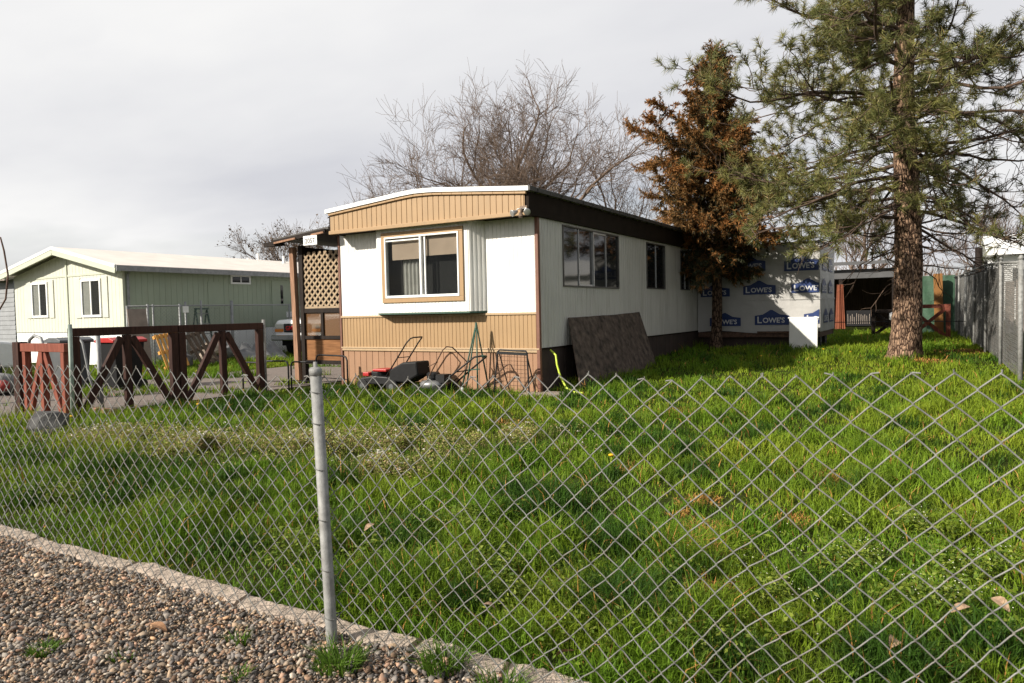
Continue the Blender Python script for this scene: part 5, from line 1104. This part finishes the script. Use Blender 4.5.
# thin by wanted density: the draw has density p(D)/(D*dtheta)
dens = np.clip(8200*(2.5/D_)**1.45, 420, 7600); pd = (1/1.55)*((D_-2.1)/27.9+1e-4)**(1/1.55-1)/27.9; have = NB*pd/(D_*(106*PI/180))
tall = np.zeros_like(gx)
for _ in range(260):
    tx_, ty_ = RNG.uniform(-10.2, 1.2), 2.4+15*RNG.random()**1.3; TUFTS.append((tx_, ty_, RNG.uniform(.08, .34), RNG.uniform(.14, .30)))
for q in TUFTS: tall = np.maximum(tall, (1-np.clip(np.sqrt((gx-q[0])**2+(gy-q[1])**2)/q[2], 0, 1))**.7*q[3])
dry = field(DRY, gx, gy)*np.clip(vnoise(gx, gy, .09, 5)*2.2-.1, 0, 1)*1.5; weed = field(WEED, gx, gy)
clump = np.clip((vnoise(gx, gy, .20, 1)*.55+vnoise(gx, gy, .75, 2)*.45-.5)*1.5+.5, 0, 1)
keepm = RNG.random(len(gx)) < np.clip(dens/have, 0, 1)*np.clip(.55+clump*.7, 0, 1)*(1-.25*(weed > .25))*np.where(tall > .05, 1, .93)
gx, gy, D_, tall, dry, weed, clump = [q[keepm] for q in (gx, gy, D_, tall, dry, weed, clump)]
n = len(gx); print('blades', n)
h = (.045+.24*clump**2.0+.03*(gx < -10.3))*RNG.uniform(.6, 1.35, n)
h = np.where(tall > .02, np.maximum(h, tall*RNG.uniform(.55, 1.2, n)), h)*np.where(dry > .3, .6, 1)*np.where(weed > .25, .75, 1)
h *= np.where((gy > 12) & (gx > -5.8), .85, 1)
w = (.0030+.00075*D_)*RNG.uniform(.7, 1.3, n)*np.where(tall > .1, 1.15, 1)
az = RNG.uniform(0, 2*PI, n); ln_ = RNG.uniform(.1, .95, n)+.35*(dry > .3)
dx, dy = np.cos(az)*ln_, np.sin(az)*ln_; fa = RNG.uniform(0, 2*PI, n); wx, wy = np.cos(fa)*w/2, np.sin(fa)*w/2
z0 = zg(gx, gy)-.005
def lev(t_, k_, s_): return np.stack([gx+dx*h*k_+s_*wx*(1-.35*t_), gy+dy*h*k_+s_*wy*(1-.35*t_), z0+h*t_*(1-.25*ln_*t_)], -1)
V = np.stack([lev(0, 0, -1), lev(0, 0, 1), lev(.55, .32, -1), lev(.55, .32, 1), np.stack([gx+dx*h*1.0, gy+dy*h*1.0, z0+h*(1-.45*ln_)], -1)], 1).reshape(-1, 3)
o5 = np.arange(n)*5
green = np.array([.100, .190, .012]); green2 = np.array([.190, .250, .018]); deep = np.array([.036, .084, .009]); straw = np.array([.50, .26, .075])
pt = np.clip((vnoise(gx, gy, 1.3, 11)*.55+vnoise(gx, gy, .35, 12)*.45-.5)*2.2+.5, 0, 1)[:, None]; c = green*(1-pt)+green2*pt; tt = np.clip(tall*6, 0, 1)[:, None]; c = c*(1-tt)+deep*tt
dm = ((dry > .3) & (RNG.random(n) < .8))[:, None] | (RNG.random((n, 1)) < .022); c = np.where(dm, straw*RNG.uniform(.6, 1.1, (n, 1)), c)*RNG.uniform(.7, 1.3, (n, 1))
c = np.where((weed[:, None] > .25) & (RNG.random((n, 1)) < .35), np.array([.14, .14, .045]), c)
lawn = np_mesh('lawn_grass', V, [np.stack([o5, o5+1, o5+3, o5+2], 1), np.stack([o5+2, o5+3, o5+4], 1)], M['grass'], tint=np.repeat(c, 5, 0), smooth=True)
tag(lawn, 'rough green lawn grass with taller tufts and dry patches', 'grass', kind='stuff')
# weeds with small pale flowers, and low leafy plants near the fence
def leaves_stuff(name, P, size, cols, flat, lab, cat):
    n = len(P); a = RNG.normal(size=(n, 3)); a[:, 2] *= flat; a /= np.linalg.norm(a, axis=1)[:, None]; b2 = np.cross(a, RNG.normal(size=(n, 3))); b2 /= np.linalg.norm(b2, axis=1)[:, None]
    s = size[:, None]; V = np.stack([P-a*s, P+b2*s*.45, P+a*s, P-b2*s*.45], 1).reshape(-1, 3); o = np_mesh(name, V, [np.arange(n*4).reshape(-1, 4)], M['leafy'], tint=np.repeat(cols, 4, 0)); return tag(o, lab, cat, kind='stuff')
def weed_pts(lst, n, hmin, hmax, thr, sc):
    i = RNG.integers(0, len(lst), n); L_ = np.array([q[:3] for q in lst]); r = L_[i, 2]*np.abs(RNG.normal(0, .62, n)); a = RNG.uniform(0, 6.28, n); x = L_[i, 0]+r*np.cos(a); y = L_[i, 1]+r*np.sin(a)*.8
    k_ = (vnoise(x, y, sc, 14)*.6+vnoise(x, y, sc*3.2, 15)*.4 > thr) & in_lawn(x, y); x, y = x[k_], y[k_]; return np.stack([x, y, zg(x, y)+RNG.uniform(hmin, hmax, len(x))], -1)
P = weed_pts(WEED, 60000, .02, .17, .42, .22); pal = np.array([(.26, .27, .07), (.32, .28, .11), (.22, .26, .04), (.32, .22, .12), (.16, .21, .035)])
leaves_stuff('flowering_weeds', P, RNG.uniform(.008, .017, len(P)), pal[RNG.integers(0, 5, len(P))]*RNG.uniform(.7, 1.3, (len(P), 1)), .6, 'mat of low pale weeds across the middle of the lawn', 'weeds')
P = weed_pts(WEED, 650, .11, .20, .45, .22); P = np.concatenate([P, P+RNG.normal(0, .008, P.shape), P+RNG.normal(0, .008, P.shape)])
leaves_stuff('weed_flowers', P, RNG.uniform(.008, .015, len(P)), np.tile(np.array([.66, .62, .55]), (len(P), 1))*RNG.uniform(.75, 1.1, (len(P), 1)), .6, 'tiny whitish flower heads dotted over the weeds', 'flowers')
LOW = [(-.33, 4.1, .55), (.0, 3.6, .5), (-.7, 3.3, .5), (-1.5, 2.85, .6), (-2.0, 3.0, .5), (-3.0, 2.9, .45), (-.1, 4.8, .4), (.25, 4.2, .4), (-.9, 2.75, .5), (-4.6, 3.0, .5), (-2.6, 3.7, .4), (-6.0, 2.9, .6)]
P = weed_pts(LOW, 22000, .02, .14, .5, .16); pal = np.array([(.14, .19, .02), (.18, .22, .03), (.10, .16, .02)])
leaves_stuff('low_weeds', P, RNG.uniform(.008, .019, len(P)), pal[RNG.integers(0, 3, len(P))]*RNG.uniform(.75, 1.25, (len(P), 1)), .45, 'yellow green small leaved weeds growing through the grass behind the fence', 'weeds')
P = weed_pts(LOW[:3]+LOW[6:8], 900, .10, .16, .5, .16); leaves_stuff('tiny_flowers', P, np.full(len(P), .0045), np.tile(np.array([.7, .7, .55]), (len(P), 1)), .5, 'minute white flowers in the right foreground grass', 'flowers')
# grass tufts in the gravel
def tuft(x, y, r, hgt, nb, lab):
    a = RNG.uniform(0, 6.28, nb); rr = r*np.sqrt(RNG.random(nb))*.55; bx, by = x+rr*np.cos(a), y+rr*np.sin(a); hh2 = hgt*RNG.uniform(.5, 1.2, nb); l = RNG.uniform(.2, 1.1, nb); a2 = a+RNG.normal(0, .7, nb); w2 = RNG.uniform(.002, .0042, nb); f2 = RNG.uniform(0, 6.28, nb)
    g = lambda t_, k_, s_: np.stack([bx+np.cos(a2)*l*hh2*k_+s_*np.cos(f2)*w2*(1-.5*t_), by+np.sin(a2)*l*hh2*k_+s_*np.sin(f2)*w2*(1-.5*t_), .02+hh2*t_*(1-.3*l*t_)], -1)
    V = np.stack([g(0, 0, -1), g(0, 0, 1), g(.55, .3, -1), g(.55, .3, 1), g(1, 1, 0)], 1); o = np.arange(nb)*5
    col = np.array([.075, .14, .015])*RNG.uniform(.7, 1.5, (nb, 1)); em = bpy.data.objects.new('x', None)
    V = V.reshape(-1, 3)-np.array([x, y, 0]); ob = np_mesh('grass_tuft', V, [np.stack([o, o+1, o+3, o+2], 1), np.stack([o+2, o+3, o+4], 1)], M['grass'], tint=np.repeat(col, 5, 0)); ob.location = (x, y, 0); bpy.data.objects.remove(em)
    tag(ob, lab, 'grass tuft', 'grass tufts in the gravel')
tuft(-2.02, 2.0, .15, .12, 220, 'bright grass tuft growing in the gravel at the foot of the fence post'); tuft(-1.66, 2.2, .15, .13, 240, 'grass tuft in the gravel beside the short tilted edging piece'); tuft(-3.2, 1.5, .10, .055, 220, 'small round grass tuft alone in the left gravel')
tuft(-1.35, 2.12, .13, .12, 180, 'grass tuft at the bottom edge where the edging runs out'); tuft(-2.55, 1.95, .08, .07, 60, 'thin sprig of grass in the gravel left of the fence post'); tuft(-2.85, 1.62, .07, .05, 50, 'sparse grass sprig in the middle of the gravel'); tuft(-2.3, 1.75, .07, .06, 60, 'thin grass sprig at the bottom of the gravel left of the post'); tuft(-4.45, 1.75, .12, .06, 90, 'flat weedy grass patch at the left border of the gravel')
# dandelions and fallen leaves
def dandelion(x, y, lab):
    t_ = thing('dandelion', lab, 'flower', (x, y, float(zg(x, y))), 'yellow dandelions in the lawn'); z = float(zg(x, y))
    obj('stem', MB().tube([(x, y, z), (x+.01, y, z+.13)], .003, 5), M['hose'], t_); obj('flower_head', MB().lathe((x+.01, y, z+.13), [(.004, 0), (.022, .010), (.026, .018), (.015, .024), (.002, .026)], 10), YEL, t_)
YEL = mat('dandelion_yellow', (.75, .42, .01), .6, .15, 60, 0)
for x, y, lab in ((-2.42, 5.6, 'yellow dandelion beside the dry brown patch in the middle of the lawn'), (-3.3, 15.6, 'dandelion in the shade edge right of the plywood board'), (-2.3, 17.2, 'dandelion in front of the white panel'), (-9.7, 5.0, 'yellow dandelion by the boulder'), (-9.2, 6.5, 'yellow dandelion in the tall grass by the dark gate'), (-1.7, 16.6, 'dandelion left of the pine trunk'), (-11.4, 4.9, 'orange yellow dandelion in front of the red panel')): dandelion(x, y, lab)
leafm = mat('dead_leaf', (.32, .17, .085), .7, .3, 30, .2); leafm2 = mat('pale_dead_leaf', (.36, .24, .15), .7, .25, 30, .2)
def leaf(x, y, z, L_, az, tilt, mt, lab):
    b = MB(); n = 7; vs = []
    for i in range(n):
        u = i/(n-1); wd = L_*.22*math.sin(PI*min(1, u*.96+.03))+.001; cz = L_*.18*math.sin(u*PI)*tilt
        vs += [(L_*(u-.5), -wd, cz+wd*.35), (L_*(u-.5), 0, cz), (L_*(u-.5), wd, cz+wd*.35)]
    fs = [(3*i+j, 3*i+3+j, 3*i+4+j, 3*i+1+j) for i in range(n-1) for j in range(2)]; b.add(vs, fs); b.add([(p[0], p[1], p[2]+.0012) for p in vs], [q[::-1] for q in fs])
    o = bpy.data.meshes.new('fallen_leaf'); o.from_pydata(b.v, [], b.f); ob = mk('fallen_leaf', o, mt, None, (x, y, z)); ob.rotation_euler = (RNG.uniform(-.5, .5), RNG.uniform(-.6, .6), az); tag(ob, lab, 'leaf', 'dead leaves on the ground')
for q in ((.06, 3.40, .15, .075, .4, 1, leafm2, 'pale dead leaf low in the right foreground grass'), (.20, 3.50, .16, .10, 2.2, 1, leafm2, 'longer pale dead leaf right of the other one in the right foreground'), (-.16, 2.98, .13, .10, 1.4, 1, leafm2, 'long tan dead leaf standing up at the bottom right'), (.30, 3.30, .13, .07, .2, 1, leafm, 'brown dead leaf at the right edge of the lower lawn'),
          (-1.50, 2.95, .14, .06, .8, 1, leafm2, 'pale dead leaf in the grass just behind the edging'), (-2.35, 2.92, .13, .07, 1.9, 1, leafm, 'orange brown leaf in the grass right of the fence post'), (-2.95, 1.85, .05, .085, .3, .6, leafm, 'orange brown curled leaf on the gravel'), (-2.72, 1.98, .05, .06, 1.3, .8, leafm, 'small folded orange leaf on the gravel beside the curled one'),
          (-1.72, 2.62, .10, .06, .5, 1, leafm2, 'tan leaf caught on the edge of the curved edging length'), (-1.25, 2.42, .08, .09, .2, .5, leafm, 'brown strip of leaf lying on the last edging length'), (-5.9, 4.6, .15, .07, 1.2, 1, leafm2, 'pale leaf among the weeds on the left lawn'), (-2.9, 3.15, .15, .07, 1.0, 1, leafm2, 'pale leaf in the grass left of the fence post')): leaf(*q)
